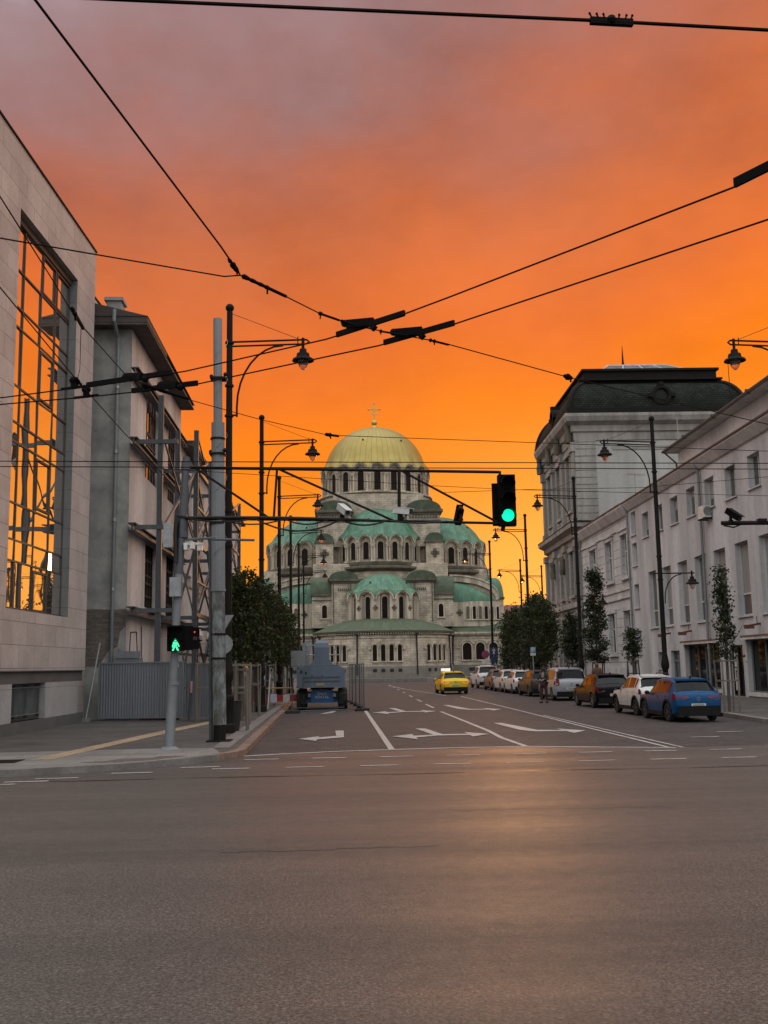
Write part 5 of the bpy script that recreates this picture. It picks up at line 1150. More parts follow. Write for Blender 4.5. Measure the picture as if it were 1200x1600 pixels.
knob(w8, (-3.63, 14.3, Z), .04, 'insulator', (-3.63, 14.6, Z), 3); knob(w8, (-3.63, 19.9, Z), .04, 'insulator', (-3.61, 20.4, Z), 3)
w9 = wire('long span wire with a bulky insulator before the stone clad wall, running past the dome', [(-2.7, 6.5, Z), (-2.873, 8.571, Z), (-2.944, 10.571, Z), (-3.001, 11.795, Z), (-2.883, 14.24, Z), (-2.559, 14.998, Z), (-1.211, 16.747, Z), (-.066, 17.97, Z), (3.927, 18.712, Z), (14, 20.6, Z)], .0065, GS)
knob(w9, (-2.96, 11.4, Z), .045, 'insulator', (-3.0, 12.1, Z), 5); knob(w9, (-2.75, 14.6, Z), .05, 'insulator', (-2.2, 15.4, Z), 5); knob(w9, (-.12, 17.9, Z), .045, 'insulator', (.12, 18.05, Z), 4)
wire('thin span wire passing behind the trussed arm and over the gilded dome shoulder', [(-3.6, 21.5, Z + .1), (2.3, 23.27, Z), (4.27, 23.89, Z), (14, 26.8, Z + .2)], .006, GS)
wire('thin span wire crossing low over the blank mansard block wall', [(2.6, 24.1, Z - .02), (4.585, 23.902, Z), (7.33, 23.76, Z), (9.886, 22.441, Z), (16, 19.3, Z)], .006, GS)
wire('thin dropper strand hanging from the bulky insulator to a hanger', [(-3.0, 12.0, Z), (-3.5, 14.0, Z + .05), (-3.72, 14.75, Z + .12)], .005, GS)

# ---- signs, bin, barriers
t = thing('sign_post', 'grey backs of a triangular and a round sign on a post beside the peeling pole', 'road signs', (-2.97, 28.0, .12))
b = MB(); b.cyl((-.12, 0, 0), (-.12, 0, 3.5), .045, n=8); b.build('post', MT['steel'], t)
b = MB(); b.prism([(-.4, -.06, 3.2), (.28, -.06, 3.2), (-.06, -.06, 2.65)], (0, .03, 0)); b.build('triangular_sign', MT['galv'], t)
b = MB(); b.prism([(-.02 + .27 * cos(2 * pi * i / 24), -.06, 2.42 + .27 * sin(2 * pi * i / 24)) for i in range(24)], (0, .03, 0)); b.build('round_sign', MT['galv'], t)
t = thing('litter_bin', 'dark tapered litter bin beside the foot of the nearest lamp', 'bin', (-2.86, 30.1, .12)); b = MB(); b.lathe([(.13, 0), (.2, .8), (.22, .85), (.19, .86), (.001, .8)], 12); b.build('bin', MT['black'], t)
t = thing('direction_sign', 'grey back of a large direction sign beyond the boom lift', 'road sign', (-1.95, 62, .12)); b = MB(); b.box(-.62, .5, -.03, .03, 1.75, 2.75); b.build('panel', MT['pole_sleeve'], t); b = MB(); b.cyl((-.1, .05, 0), (-.1, .05, 3.1), .04, n=6); b.build('post', MT['steel'], t)
b = MB(); b.prism([(.35 + .3 * cos(2 * pi * i / 20), .05, 2.95 + .36 * sin(2 * pi * i / 20)) for i in range(20)], (0, .03, 0)); b.build('round_sign', MT['galv'], t)
RED, WHT = mat('barrier_red', (.36, .02, .02), .5, .15, 3), mat('barrier_white', (.55, .54, .53), .5, .12, 3)
t = thing('road_barrier', 'red and white barrier board hung on a yellow frame at the left kerb', 'barrier', (-3.3, 47.0, .12))
for k in range(9):
    b = MB(); x = -1.1 + k * .3; b.box(x, x + .3, -.03, .0, .26, .56); b.build('board_stripe', WHT if k % 2 else RED, t)
b = MB(); b.box(.33, .72, -.05, -.032, .22, .6); b.build('notice', mat('pale_notice', (.5, .5, .62), .6), t)
b = MB(); b.tube([(-1.1, .05, 0), (-1.1, .05, .85), (1.4, .05, .85), (1.4, .05, 0)], .03, 6); b.tube([(-1.1, .05, .15), (1.4, .05, .15)], .02, 6); b.build('frame', mat('barrier_yellow', (.35, .2, .03), .5, .15, 3), t)
t = thing('sign_stand', 'galvanised stand of two posts and three rungs leaning on white stays', 'sign stand', (-2.95, 46.0, .12))
b = MB(); b.cyl((-.1, 0, 0), (-.1, 0, 2.6), .035, n=6); b.cyl((.1, 0, 0), (.1, 0, 2.6), .035, n=6)
for z in (2.55, 2.3, 2.05): b.box(-.42, .16, -.02, .02, z - .03, z + .03)
b.build('posts', MT['galv'], t); b = MB(); b.cyl((-.1, 0, 1.5), (-.4, -.5, 0), .02, n=5); b.cyl((.12, 0, 1.5), (.06, -.6, 0), .02, n=5); b.build('stays', MT['white_metal'], t)
b = MB(); b.box(-.4, -.14, -.02, .0, 2.1, 2.28); b.build('plate', MT['pole_sleeve'], t)
t = thing('kerb_marker', 'small orange wooden block standing on the red kerb', 'marker', (-2.02, 44.2, .126)); b = MB(); b.box(-.14, .02, -.1, .1, 0, .22); b.box(-.1, -.02, -.12, -.1, .02, .3); b.build('block', mat('marker_wood', (.35, .17, .07), .7), t)

# temporary mesh fencing round the boom lift
m, nt, bs = nodes('wire_mesh'); bs.inputs['Base Color'].default_value = (.14, .15, .15, 1); bs.inputs['Roughness'].default_value = .5
nt.links.new(ramp(nt, noise(nt, coords(nt), 8), [(.3, (.05, .055, .053)), (.7, (.09, .1, .095))]), bs.inputs['Base Color']); MT['mesh'] = m
def mesh_panel(label, a, b, z1=2.0, step=.16, wr=.007):
    a = Vector((*a, 0)); b = Vector((*b, 0)); L = (b - a).length
    t = thing('mesh_fence_panel', label, 'fence panel', a, atan2(b.y - a.y, b.x - a.x), 'temporary fence round the boom lift')
    f = MB(); f.tube([(0, 0, .08), (0, 0, z1), (L, 0, z1), (L, 0, .08), (0, 0, .08)], .021, 6); f.build('frame', MT['steel'], t)
    w = MB(); k = 1
    while k * step < L: w.bar((k * step, 0, .08), (k * step, 0, z1), wr); k += 1
    for z in (.4, .75, 1.1, 1.45, 1.8): w.bar((0, .008, z), (L, .008, z), wr)
    w.build('mesh', MT['mesh'], t)
    f = MB(); f.box(-.3, .3, -.12, .12, 0, .1); f.box(L - .3, L + .3, -.12, .12, 0, .1); f.build('feet', MT['black'], t); return t
mesh_panel('mesh panel standing across the lane in front of the boom lift', (-1.75, 43.5), (1.18, 44.6), 1.95, .25, .0025)
for k, (lab) in enumerate(('first end-on mesh panel right of the boom lift', 'second end-on mesh panel right of the boom lift, leaning on the first', 'third end-on mesh panel right of the boom lift, farther back', 'farthest end-on mesh panel right of the boom lift')):
    mesh_panel(lab, (1.28 - .12 * k, 44.9 + k * 2.75), (1.17 - .12 * k, 47.6 + k * 2.75), 2.0, .2, .004)
def round_sign(label, loc, h, col, ring, plate):
    t = thing('traffic_sign', label, 'road sign', loc); b = MB(); b.cyl((0, 0, 0), (0, 0, h + .4), .035, n=6); b.build('post', MT['galv'], t)
    b = MB(); b.prism([(.34 * cos(2 * pi * i / 20), -.05, h + .34 * sin(2 * pi * i / 20)) for i in range(20)], (0, .03, 0)); b.build('ring', ring, t)
    b = MB(); b.prism([(.26 * cos(2 * pi * i / 20), -.056, h + .26 * sin(2 * pi * i / 20)) for i in range(20)], (0, .006, 0)); b.build('disc', col, t)
    b = MB(); b.bar((-.2, -.06, h + .2), (.2, -.06, h - .2), .07, .008, (0, 1, 0)); b.build('bar', ring, t)
    if plate: b = MB(); b.box(-.35, .35, -.05, -.03, h - .75, h - .42); b.build('plate', WHT, t)
SBL, SRD = mat('sign_blue', (.018, .03, .085), .4, .1, 3), mat('sign_red', (.3, .03, .06), .4, .1, 3)
round_sign('round red and purple no stopping sign with a white plate before the church windows', (13.1, 89, .12), 2.6, mat('sign_purple', (.16, .05, .13), .4, .1, 3), SRD, True)
t = thing('parking_sign', 'square blue parking sign with a white letter P among the street trees', 'road sign', (12.6, 65, .12)); b = MB(); b.cyl((0, 0, 0), (0, 0, 2.8), .035, n=6); b.build('post', MT['galv'], t)
b = MB(); b.box(-.17, .17, -.05, -.03, 2.45, 2.79); b.build('face', mat('pale_sign_blue', (.16, .27, .42), .4, .1, 3), t); b = MB(); b.box(-.17, .17, -.05, -.03, 2.25, 2.42); b.build('plate', WHT, t)
b = MB(); b.box(-.08, -.03, -.056, -.0505, 2.49, 2.75); b.box(-.03, .06, -.056, -.0505, 2.71, 2.75); b.box(-.03, .06, -.056, -.0505, 2.6, 2.64); b.box(.06, .1, -.056, -.0505, 2.615, 2.735); b.build('letter', WHT, t)
t = thing('directional_sign', 'dark blue one way style sign on the lamp in front of the church wing', 'road sign', (13.62, 87.6, .12)); b = MB(); b.box(-.34, .34, -.03, 0, 2.5, 3.15); b.box(-.3, .3, -.03, 0, 1.85, 2.4); b.build('face', SBL, t); b = MB(); b.box(-.05, .05, -.04, -.0305, 2.6, 3.05); b.prism([(-.15, -.04, 2.9), (.15, -.04, 2.9), (0, -.04, 3.1)], (0, .0095, 0)); b.build('arrow', WHT, t)
b = MB(); b.cyl((0, .05, 0), (0, .05, 3.2), .035, n=6); b.build('post', MT['galv'], t)
# ================================================================ trees
def foliage(name, c0, c1, c2):
    m, nt, bs = nodes(name); v = coords(nt); n = noise(nt, v, 2.2, 3); n2 = noise(nt, v, 16, 2)
    k = math_(nt, 'ADD', math_(nt, 'MULTIPLY', n, .6), math_(nt, 'MULTIPLY', n2, .4))
    nt.links.new(ramp(nt, k, [(.36, c0), (.5, c1), (.64, c2)]), bs.inputs['Base Color']); bs.inputs['Roughness'].default_value = .6; bs.inputs['Specular IOR Level'].default_value = .25
    tr = nt.nodes.new('ShaderNodeBsdfTranslucent'); tr.inputs[0].default_value = (*c2, 1); mx = nt.nodes.new('ShaderNodeMixShader'); mx.inputs[0].default_value = .22
    nt.links.new(bs.outputs[0], mx.inputs[1]); nt.links.new(tr.outputs[0], mx.inputs[2]); nt.links.new(mx.outputs[0], nt.nodes['Material Output'].inputs[0]); return m
MT['leaf'] = foliage('maple_leaves', (.009, .013, .0045), (.023, .030, .009), (.052, .060, .017))
MT['leaf_dark'] = foliage('dark_leaves', (.010, .016, .008), (.023, .033, .0135), (.043, .056, .021))
MT['bark'] = mat('bark', (.10, .085, .07), .9, .3, 4, 0, .3, True, .5)
MT['stake'] = mat('weathered_stake', (.17, .145, .12), .85, .25, 3, 0, .35, True)
MT['stake_dark'] = mat('dark_stake', (.06, .052, .046), .85, .25, 3, 0, .3, True)
def crown_mesh(z0, z1, r, clumps, per, leaf, rnd, shape='oval', spread=.2):
    mb = MB(); H = z1 - z0
    for c in range(clumps):
        t = rnd.random(); z = z0 + H * t
        if shape == 'oval': rr = r * (sin(pi * min(1, .12 + t * .86)) ** .55)
        elif shape == 'column': rr = r * (1 - t) ** .45 * (.75 + .45 * sin(t * 17 + rnd.random()))
        else: rr = r * (1 - .55 * t ** 2)
        a = rnd.random() * 2 * pi; q = rr * sqrt(rnd.random()) * (1.1 if rnd.random() < .12 else .92); cx, cy = q * cos(a), q * sin(a)
        s = spread * rnd.uniform(.6, 1.3)
        for k in range(int(per * rnd.uniform(.5, 1.4))):
            p = Vector((cx + rnd.gauss(0, s), cy + rnd.gauss(0, s), z + rnd.gauss(0, s * .8)))
            d = Vector((rnd.gauss(0, 1), rnd.gauss(0, 1), rnd.gauss(0, .8))).normalized(); e = d.cross(Vector((rnd.gauss(0, 1), rnd.gauss(0, 1), rnd.gauss(0, 1)))).normalized()
            l = leaf * rnd.uniform(.6, 1.25); mb.add([p - d * l * .5, p + e * l * .34, p + d * l * .5, p - e * l * .34], [(0, 1, 2, 3)])
    return mb
def trunk_mesh(z0, z1, r, rnd, limbs=7):
    m = MB(); lean = rnd.uniform(-.05, .05); m.tube([(0, 0, 0), (lean, .03, z0), (lean * 1.5, 0, (z0 + z1) / 2), (lean, .04, z1 - .15)], [r, r * .85, r * .5, r * .12], 8)
    for k in range(limbs):
        z = z0 + (z1 - z0) * (.02 + .8 * k / limbs); a = rnd.random() * 6.28; l = .25 + (1 - k / limbs) * .45
        m.tube([(lean, 0, z), (lean + l * .6 * cos(a), l * .6 * sin(a), z + l * .6), (lean + l * cos(a), l * sin(a), z + l * 1.3)], [r * .4, r * .25, r * .08], 5)
    return m
def tree(label, x, y, z0, z1, r, clumps, per, leaf, seed, shape, group, m='leaf', spread=.2, cat='tree', zb=.12):
    rnd = random.Random(seed); t = thing('street_tree', label, cat, (x, y, zb), 0, group)
    crown_mesh(z0, z1, r, clumps, per, leaf, rnd, shape, spread).build('crown', MT[m], t, False, False)
    trunk_mesh(z0, z1, .05 + r * .03, rnd).build('trunk', MT['bark'], t, True); return t
GL, GR = 'leafy trees along the pavement past the hoarding', 'young trees along the pavement behind the cars'
for k, (y, z1) in enumerate(((36, 5.05), (43, 5.3), (50, 5.55), (57, 5.5), (64, 5.4), (71, 5.3))):
    tree('%s dense leafy tree of the kerbside row past the hoarding, counted from the crossing' % ('first', 'second', 'third', 'fourth', 'fifth', 'sixth')[k], -3.2, y, 2.0, z1, 1.0, 110, 42, .14, 40 + k, 'oval', GL, 'leaf', .2)
for k, (x, y) in enumerate(((-4.6, 46.5), (-4.8, 54), (-5.0, 61.5), (-5.0, 69))):
    tree('%s leafy tree of the inner row, half hidden by the kerbside row past the hoarding' % ('first', 'second', 'third', 'fourth')[k], x, y, 2.0, 5.6, 1.05, 70, 30, .16, 60 + k, 'oval', GL, 'leaf', .22)
for args in (('slim sparse young maple beside the blue car, in front of the shopfronts', 13.72, 35.6, 1.8, 4.95, .36, 95, 24, .11, 1, 'column2', GR, 'leaf_dark', .11),
             ('smallest young tree, a short tuft behind the white hatchback', 13.72, 47.0, 1.9, 3.15, .33, 45, 30, .12, 2, 'oval', GR, 'leaf_dark', .12),
             ('tallest columnar young tree, before the white wing windows', 13.76, 53.6, 1.9, 6.5, .62, 135, 46, .13, 3, 'column2', GR, 'leaf_dark', .15),
             ('stocky young tree beside the double armed lamp before the mansard block', 13.7, 59.0, 2.0, 4.5, .5, 80, 44, .14, 4, 'oval', GR, 'leaf_dark', .18),
             ('broad leafy tree at the foot of the mansard block', 13.6, 66, 2.0, 5.9, .85, 80, 34, .17, 5, 'oval', GR, 'leaf', .22),
             ('leafy tree next beyond the one at the foot of the mansard block', 13.6, 71.2, 2.0, 5.6, .8, 75, 32, .17, 6, 'oval', GR, 'leaf_dark', .22),
             ('leafy tree above the dark wagon', 13.5, 76.2, 1.8, 5.4, .75, 70, 30, .17, 7, 'oval', GR, 'leaf', .22),
             ('narrow dark pointed tree standing closest to the cathedral', 13.45, 80.0, 1.5, 5.0, .62, 75, 36, .15, 8, 'cone', GR, 'leaf_dark', .16),
             ('low pale green sapling at the foot of the narrow dark tree', 14.75, 87, 1.0, 3.2, .55, 34, 24, .17, 9, 'oval', GR, 'leaf', .2)):
    tree(*args)
for k, (x, y, z1) in enumerate(((15.6, 79, 6.6), (16.8, 85, 7.2), (18.4, 92, 7.6), (17.6, 99, 7.0), (20.4, 104, 7.8))):
    tree('%s tall bushy tree of the clump between the cathedral and the mansard block' % ('nearest', 'second', 'third', 'fourth', 'farthest')[k], x, y, 1.6, z1, 1.5, 110, 34, .24, 80 + k, 'oval', 'bushy trees of the far clump', 'leaf' if k % 2 else 'leaf_dark', .34)
# ---- tree guards of stakes and rails
def guard(label, x, y, h, s, mm, group, n=4, rails=(1.0,), seed=0, zb=.12):
    rnd = random.Random(seed); t = thing('tree_guard', label, 'tree guard', (x, y, zb), 0, group); pts = [(-s, -s), (s, -s), (s, s), (-s, s)][:n]; tops = []
    for px, py in pts:
        m = MB(); l = rnd.uniform(-.13, .13); hh = h * rnd.uniform(.93, 1.03); m.cyl((px, py, -.02), (px + l, py + l * .5, hh), .036, .03, 7); m.build('stake', MT[mm], t); tops.append((px + l, py + l * .5, hh))
    m = MB()
    for f in rails:
        for i in range(n):
            a, b = Vector(tops[i]), Vector(tops[(i + 1) % n]); a.z = h * f - .08; b.z = h * f - .08 + rnd.uniform(-.03, .03); m.bar(a, b, .028, .05)
    m.build('rails', MT[mm], t); return t
names = ['first', 'second', 'third', 'fourth', 'fifth', 'sixth', 'seventh', 'eighth', 'ninth', 'tenth', 'eleventh', 'twelfth']
GG = 'wooden tree guards on the pavement past the hoarding'
for k, (x, y) in enumerate(((-2.72, 30.4), (-2.95, 33.2), (-3.2, 36), (-3.1, 39.5), (-3.2, 43), (-3.1, 46.5 + 3), (-3.2, 53.4), (-3.2, 57), (-3.2, 64), (-3.2, 71))):
    g = guard('%s wooden stake guard counted along the red kerb from the crossing' % names[k], x, y, 2.0 if k else 1.85, .2 + .06 * (k % 2), 'stake', GG, 4 if k % 3 else 3, (.98, .62), k)
for k, (x, y) in enumerate(((-4.3, 35.5), (-4.5, 41), (-4.6, 46.5), (-4.8, 54), (-5.0, 61.5), (-5.0, 69))):
    guard('%s wooden stake guard of the inner row on the pavement past the hoarding' % names[k], x, y, 2.05, .32, 'stake', GG, 4, (.98, .6), 30 + k)
for k, (x, y) in enumerate(((-5.6, 40), (-6.0, 47.5), (-6.2, 55), (-6.3, 63), (-3.9, 50.2), (-4.0, 60.2), (-3.8, 37.6), (-5.2, 44.0), (-3.9, 45.0), (-5.4, 51), (-4.1, 56.5), (-3.95, 66.5))):
    guard('%s wooden stake guard standing empty in the planting between the two tree rows' % names[k], x, y, 2.1, .26 + .05 * (k % 3), 'stake', GG, 4, (.98, .55), 70 + k)
GH = 'dark timber tree guards behind the parked cars'
for k, (x, y, lab) in enumerate(((13.72, 35.6, 'dark stake guard round the slim maple beside the blue car'), (13.72, 47, 'dark stake guard under the smallest young tree'), (13.76, 53.6, 'dark stake guard under the tallest columnar tree'), (13.7, 59, 'dark stake guard under the stocky tree by the mansard block'),
                               (13.6, 66, 'dark stake guard below the broad tree at the mansard block'), (13.6, 71.2, 'dark stake guard behind the silver minivan roof'), (13.5, 76.2, 'dark stake guard above the dark wagon'), (13.45, 80, 'dark stake guard under the narrow dark tree'))):
    guard(lab, x, y, 1.85, .26, 'stake_dark' if k else 'stake', GH, 4, (.99, .62), 50 + k)
m = MB(); m.box(13.1, 14.4, 35.0, 36.2, .119, .128); struct(m.build('tree_pit', MT['brown_slab']))

# ================================================================ vehicles
MT['tyre'] = mat('tyre', (.018, .018, .018), .85, .2, 5); MT['rim'] = mat('alloy_rim', (.22, .22, .23), .35, .1, 3, .7); MT['rim_dark'] = mat('dark_rim', (.05, .05, .055), .4, .1, 3, .5)
MT['autoglass'] = glass_mat('tinted_car_glass', (.004, .005, .007), .04, .2, edge=.75)
MT['clad_black'] = mat('black_plastic', (.009, .009, .0095), .65, .15, 3, edge=.3)
MT['tail'] = mat('tail_lamp', (.16, .006, .009), .2, .1, 3, 0, .1, spec=.3); MT['tail_on'] = lit('tail_lamp_lit', (1, .12, .06), 1.4); MT['plate'] = mat('number_plate', (.5, .5, .49), .4, .1, 3); MT['chrome'] = mat('chrome', (.6, .6, .6), .15, .05, 2, 1)
MT['platechar'] = mat('plate_character', (.12, .12, .13), .6)
def wheel_meshes(r, w=.2):
    def lx(prof, n=22):
        m = MB(); m.lathe(prof, n); m.v = [(z, x, y) for x, y, z in m.v]; return m
    ty = lx([(r * .62, -w / 2), (r * .9, -w / 2), (r, -w / 2 + .03), (r, w / 2 - .03), (r * .9, w / 2), (r * .62, w / 2)])
    ri = lx([(r * .64, -w / 2 + .01), (r * .6, w / 2 - .02), (r * .55, w / 2 - .05), (r * .5, w / 2 - .06)])
    for s in range(5):
        a = 2 * pi * s / 5
        for da in (-.16, .16): ri.bar((w / 2 - .03, .05 * cos(a), .05 * sin(a)), (w / 2 - .025, r * .58 * cos(a + da), r * .58 * sin(a + da)), .045, .03, (1, 0, 0))
    ri.cyl((w / 2 - .06, 0, 0), (w / 2 - .01, 0, 0), .07, n=10)
    hub = lx([(.001, -w / 2 + .03), (r * .6, -w / 2 + .03)]); return ty, ri, hub
STN = {'hatch': [(0, .12, .86, .88, .86, .80), (.012, .08, .93, .95, .93, .86), (.03, .03, 1, 1.01, .965, .88), (.045, 0, 1.01, 1.05, .985, .84), (.155, 0, 1, 'H-.10', 1, .72), (.21, 0, 1, 'H-.03', 1, .72), (.38, 0, .99, 'H', 1, .74), (.52, 0, .97, 'H-.02', 1, .73), (.60, 0, .95, 'H-.09', 1, .71), (.745, 0, .92, .97, 1, .78), (.80, 0, .9, .945, .99, .8), (.93, 0, .82, .855, .95, .78), (.975, .05, .7, .72, .88, .7), (1, .1, .58, .6, .76, .6)],
       'suv': [(0, .16, .84, .86, .86, .80), (.012, .1, .92, .94, .93, .86), (.025, .04, 1, 1.01, .97, .88), (.045, 0, 1.02, 1.05, .985, .84), (.135, 0, 1.01, 'H-.09', 1, .73), (.19, 0, 1, 'H-.03', 1, .73), (.36, 0, .98, 'H', 1, .75), (.5, 0, .96, 'H-.02', 1, .74), (.58, 0, .95, 'H-.09', 1, .72), (.72, 0, .93, .98, 1, .8), (.78, 0, .92, .965, .99, .82), (.93, 0, .86, .895, .95, .8), (.975, .05, .74, .76, .88, .72), (1, .1, .6, .62, .76, .6)],
       'van': [(0, .12, .84, .86, .88, .84), (.01, .06, .95, .96, .94, .88), (.02, .02, 1, 1.01, .97, .88), (.03, 0, 1.01, 1.04, .985, .86), (.085, 0, 1, 'H-.10', 1, .78), (.13, 0, 1, 'H-.03', 1, .78), (.36, 0, .99, 'H', 1, .79), (.5, 0, .97, 'H-.01', 1, .78), (.60, 0, .95, 'H-.09', 1, .76), (.78, 0, .92, .96, 1, .8), (.83, 0, .9, .94, .99, .8), (.94, 0, .8, .83, .95, .78), (.98, .05, .68, .7, .88, .7), (1, .1, .56, .58, .76, .6)]}
STN['sedanish'] = STN['hatch']
def car(label, x, y, rz, kind, L, W, H, belt, body, gc=.2, wr=.32, ax=(.17, .80), group='cars parked along the kerb', cladding=None, rim='rim', name='parked_car', lights=None, rails=False, plate=True, tailw=.34, tailz=(.70, .9), size=1, edge=.3):
    t = thing(name, label, 'car', (x, y, .0), rz, group); t.scale = (size,) * 3
    bm_ = body if not isinstance(body, tuple) else mat('car_paint', body, .3, .03, 1, .1, .05, spec=.4, edge=edge); w = W / 2
    st = []
    for f, zb, zl, zt, ws, rw in STN[kind]:
        zt = {'H': H, 'H-.10': H - .10, 'H-.09': H - .09, 'H-.03': H - .03, 'H-.02': H - .02, 'H-.01': H - .01}.get(zt, zt if isinstance(zt, str) else zt * belt)
        st.append((f * L, gc + zb, zl * belt, zt, ws * w, rw * w))
    def sec(u):
        i = max(k for k in range(len(st) - 1) if st[k][0] <= u + 1e-9); a, b = st[i], st[i + 1]; q = (u - a[0]) / (b[0] - a[0]); yy, zb, zl, zt, ww, wr_ = [p + (s - p) * q for p, s in zip(a, b)]
        p5 = max(zl + .006, zt - .06)
        return [(0, zb), (.85 * ww, zb), (.97 * ww, zb + .1), (ww, zb + (zl - zb) * .55), (.985 * ww, zb + (zl - zb) * .8), (.955 * ww, zl), (wr_ if zt > zl + .1 else min(wr_ * 1.12, .94 * ww), p5), (wr_ * .8, max(p5, zt - .012)), (0, max(p5, zt) + .012)]
    def pt(u, v, sg=1, off=0):
        s = sec(min(max(u, 0), L)); i = min(int(abs(v)), len(s) - 2); q = abs(v) - i; px = s[i][0] + (s[i + 1][0] - s[i][0]) * q; pz = s[i][1] + (s[i + 1][1] - s[i][1]) * q
        return Vector((sg * px, u, pz))
    us = sorted({s[0] for s in st} | {L * k / 30 for k in range(31)}); m = MB(); vs = []
    for u in us:
        s = sec(u); ring = [(-px, u, pz) for px, pz in s[1:-1]][::-1]; vs += [(0, u, s[0][1])] + [(px, u, pz) for px, pz in s[1:]] + [(-px, u, pz) for px, pz in s[1:-1]][::-1]
    k = 16; f = []
    for i in range(len(us) - 1):
        for j in range(k): f.append((i * k + j, i * k + (j + 1) % k, (i + 1) * k + (j + 1) % k, (i + 1) * k + j))
    f += [tuple(range(k - 1, -1, -1)), tuple((len(us) - 1) * k + j for j in range(k))]
    m.add(vs, f); o = m.build('body', bm_, t, True)
    # wheel arches cut with a throw-away cutter
    c = MB()
    for a in ax: c.cyl((-w - .3, a * L, wr), (w + .3, a * L, wr), wr + .055, n=28)
    co = c.build('cutter', None, t); md = o.modifiers.new('arch', 'BOOLEAN'); md.operation = 'DIFFERENCE'; md.object = co; md.solver = 'EXACT'
    dg = bpy.context.evaluated_depsgraph_get(); me = bpy.data.meshes.new_from_object(o.evaluated_get(dg)); o.modifiers.clear(); o.data = me
    cm = co.data; bpy.data.objects.remove(co); bpy.data.meshes.remove(cm)
    me.set_sharp_from_angle(angle=radians(38))
    b = MB(); b.box(-w * .72, w * .72, .12 * L, .9 * L, gc + .03, belt * .72); b.build('underbody', MT['black'], t)
    def patch(nm, u0, u1, v0, v1, mm, par, both=True, off=.008, nu=8, nv=5, ends=None):
        mb = MB()
        for sg in ((1, -1) if both else (1,)):
            vs = []
            for i in range(nu + 1):
                for j in range(nv + 1):
                    u = u0 + (u1 - u0) * i / nu; v = v0 + (v1 - v0) * j / nv
                    p = pt(u, v, sg); n = (pt(u + .01, v, sg) - pt(u - .01, v, sg)).cross(pt(u, min(v + .05, 7.999), sg) - pt(u, v - .05, sg)) * sg
                    n.normalize(); n = -n if n.dot(Vector((sg * .3, 0 if u > .3 * L else -.2, .3))) < 0 else n
                    vs.append(p + n * off)
            mb.add(vs, [(i * (nv + 1) + j, (i + 1) * (nv + 1) + j, (i + 1) * (nv + 1) + j + 1, i * (nv + 1) + j + 1) for i in range(nu) for j in range(nv)])
        return mb.build(nm, mm, par, True)
    rf = st[4][0] / L; wf = st[8][0] / L; cf = st[9][0] / L
    patch('rear_window', (st[3][0] + (st[4][0] - st[3][0]) * .12), st[4][0] - .03, 6.12, 8, MT['autoglass'], t, nu=6)
    patch('windscreen', st[8][0] + .05, st[9][0] - .06, 6.1, 8, MT['autoglass'], t, nu=6)
    b1 = rf + .075; b2 = b1 + (wf - b1) * .5
    for u0, u1 in ((b1, b2 - .012), (b2 + .012, wf + (cf - wf) * .35), (rf + .015, b1 - .022)): patch('side_window', u0 * L, u1 * L, 5.1, 5.9, MT['autoglass'], t, off=.007)
    for sg in (1, -1):
        q = MB(); p = pt(wf * L + (cf - wf) * L * .4, 5, sg); q.ball((p.x + sg * .1, p.y, p.z + .06), .1, 8, .75); q.bar(p, (p.x + sg * .08, p.y, p.z + .05), .04); q.build('mirror', MT['clad_black'] if cladding else bm_, t, True)
        q = MB()
        for u in (b2 * L + .12, b1 * L + .1): p = pt(u, 4.35, sg); q.box(p.x - .012, p.x + .02, p.y - .08, p.y + .08, p.z - .015, p.z + .015)
        q.build('door_handle', bm_, t)
    for u in (b2 * L, b1 * L + .02, (wf + .035) * L):
        patch('door_seam', u - .006, u + .006, 1.6, 4.95, MT['black'], t, off=.003, nu=1, nv=8)
    lm = lights or MT['tail']
    for sg in (1, -1):
        q = MB(); x1 = w * .88; x0 = x1 - tailw; z0, z1 = tailz[0] * belt, tailz[1] * belt
        q.prism([(sg * x0, -.016, z0 + .06), (sg * x1, -.0, z0), (sg * (x1 + .02), .05, z1), (sg * x0, .012, z1 - .03)], (0, .07, 0)); q.build('tail_light', lm, t)
    patch('tail_light', .012 * L, .05 * L, 3.75, 4.95, lm, t, off=.008, nu=4)
    b = MB(); b.box(-w * .86, w * .86, -.035, .12, gc + .02, gc + (.36 if cladding else .27)); b.build('rear_bumper', MT['clad_black'], t)
    if cladding:
        q = MB()
        for a in ax:
            for sg in (1, -1):
                n_ = 16; vs = []
                for i in range(n_ + 1):
                    an = pi * i / n_; 
                    for rr in (wr + .05, wr + .13):
                        yy = a * L + rr * cos(an); zz = wr + rr * sin(an); vs += [(sg * (w + .012), yy, zz), (sg * (w - .12), yy, zz)]
                fs = []
                for i in range(n_): fs += [(i * 4, i * 4 + 2, i * 4 + 6, i * 4 + 4), (i * 4 + 2, i * 4 + 3, i * 4 + 7, i * 4 + 6), (i * 4, i * 4 + 1, i * 4 + 5, i * 4 + 4)]
                q.add(vs, fs)
        for sg in (1, -1): q.box(*sorted((sg * w * .9, sg * (w + .004))), (ax[0]) * L + wr + .1, ax[1] * L - wr - .1, gc, gc + .14)
        q.build('cladding', MT['clad_black'], t)
    if plate:
        b = MB(); z = belt * .60; b.box(-.26, .26, -.014, .03, z - .055, z + .055); o2 = b.build('number_plate', MT['plate'], t)
        b = MB()
        for k2 in range(8): b.box(-.2 + k2 * .052, -.168 + k2 * .052, -.0165, -.0145, z - .03, z + .03)
        b.build('characters', MT['platechar'], o2)
    b = MB(); b.box(-w * .66, w * .66, st[4][0] - .1, st[4][0] + .16, H - .115, H - .055); b.build('spoiler', bm_, t)
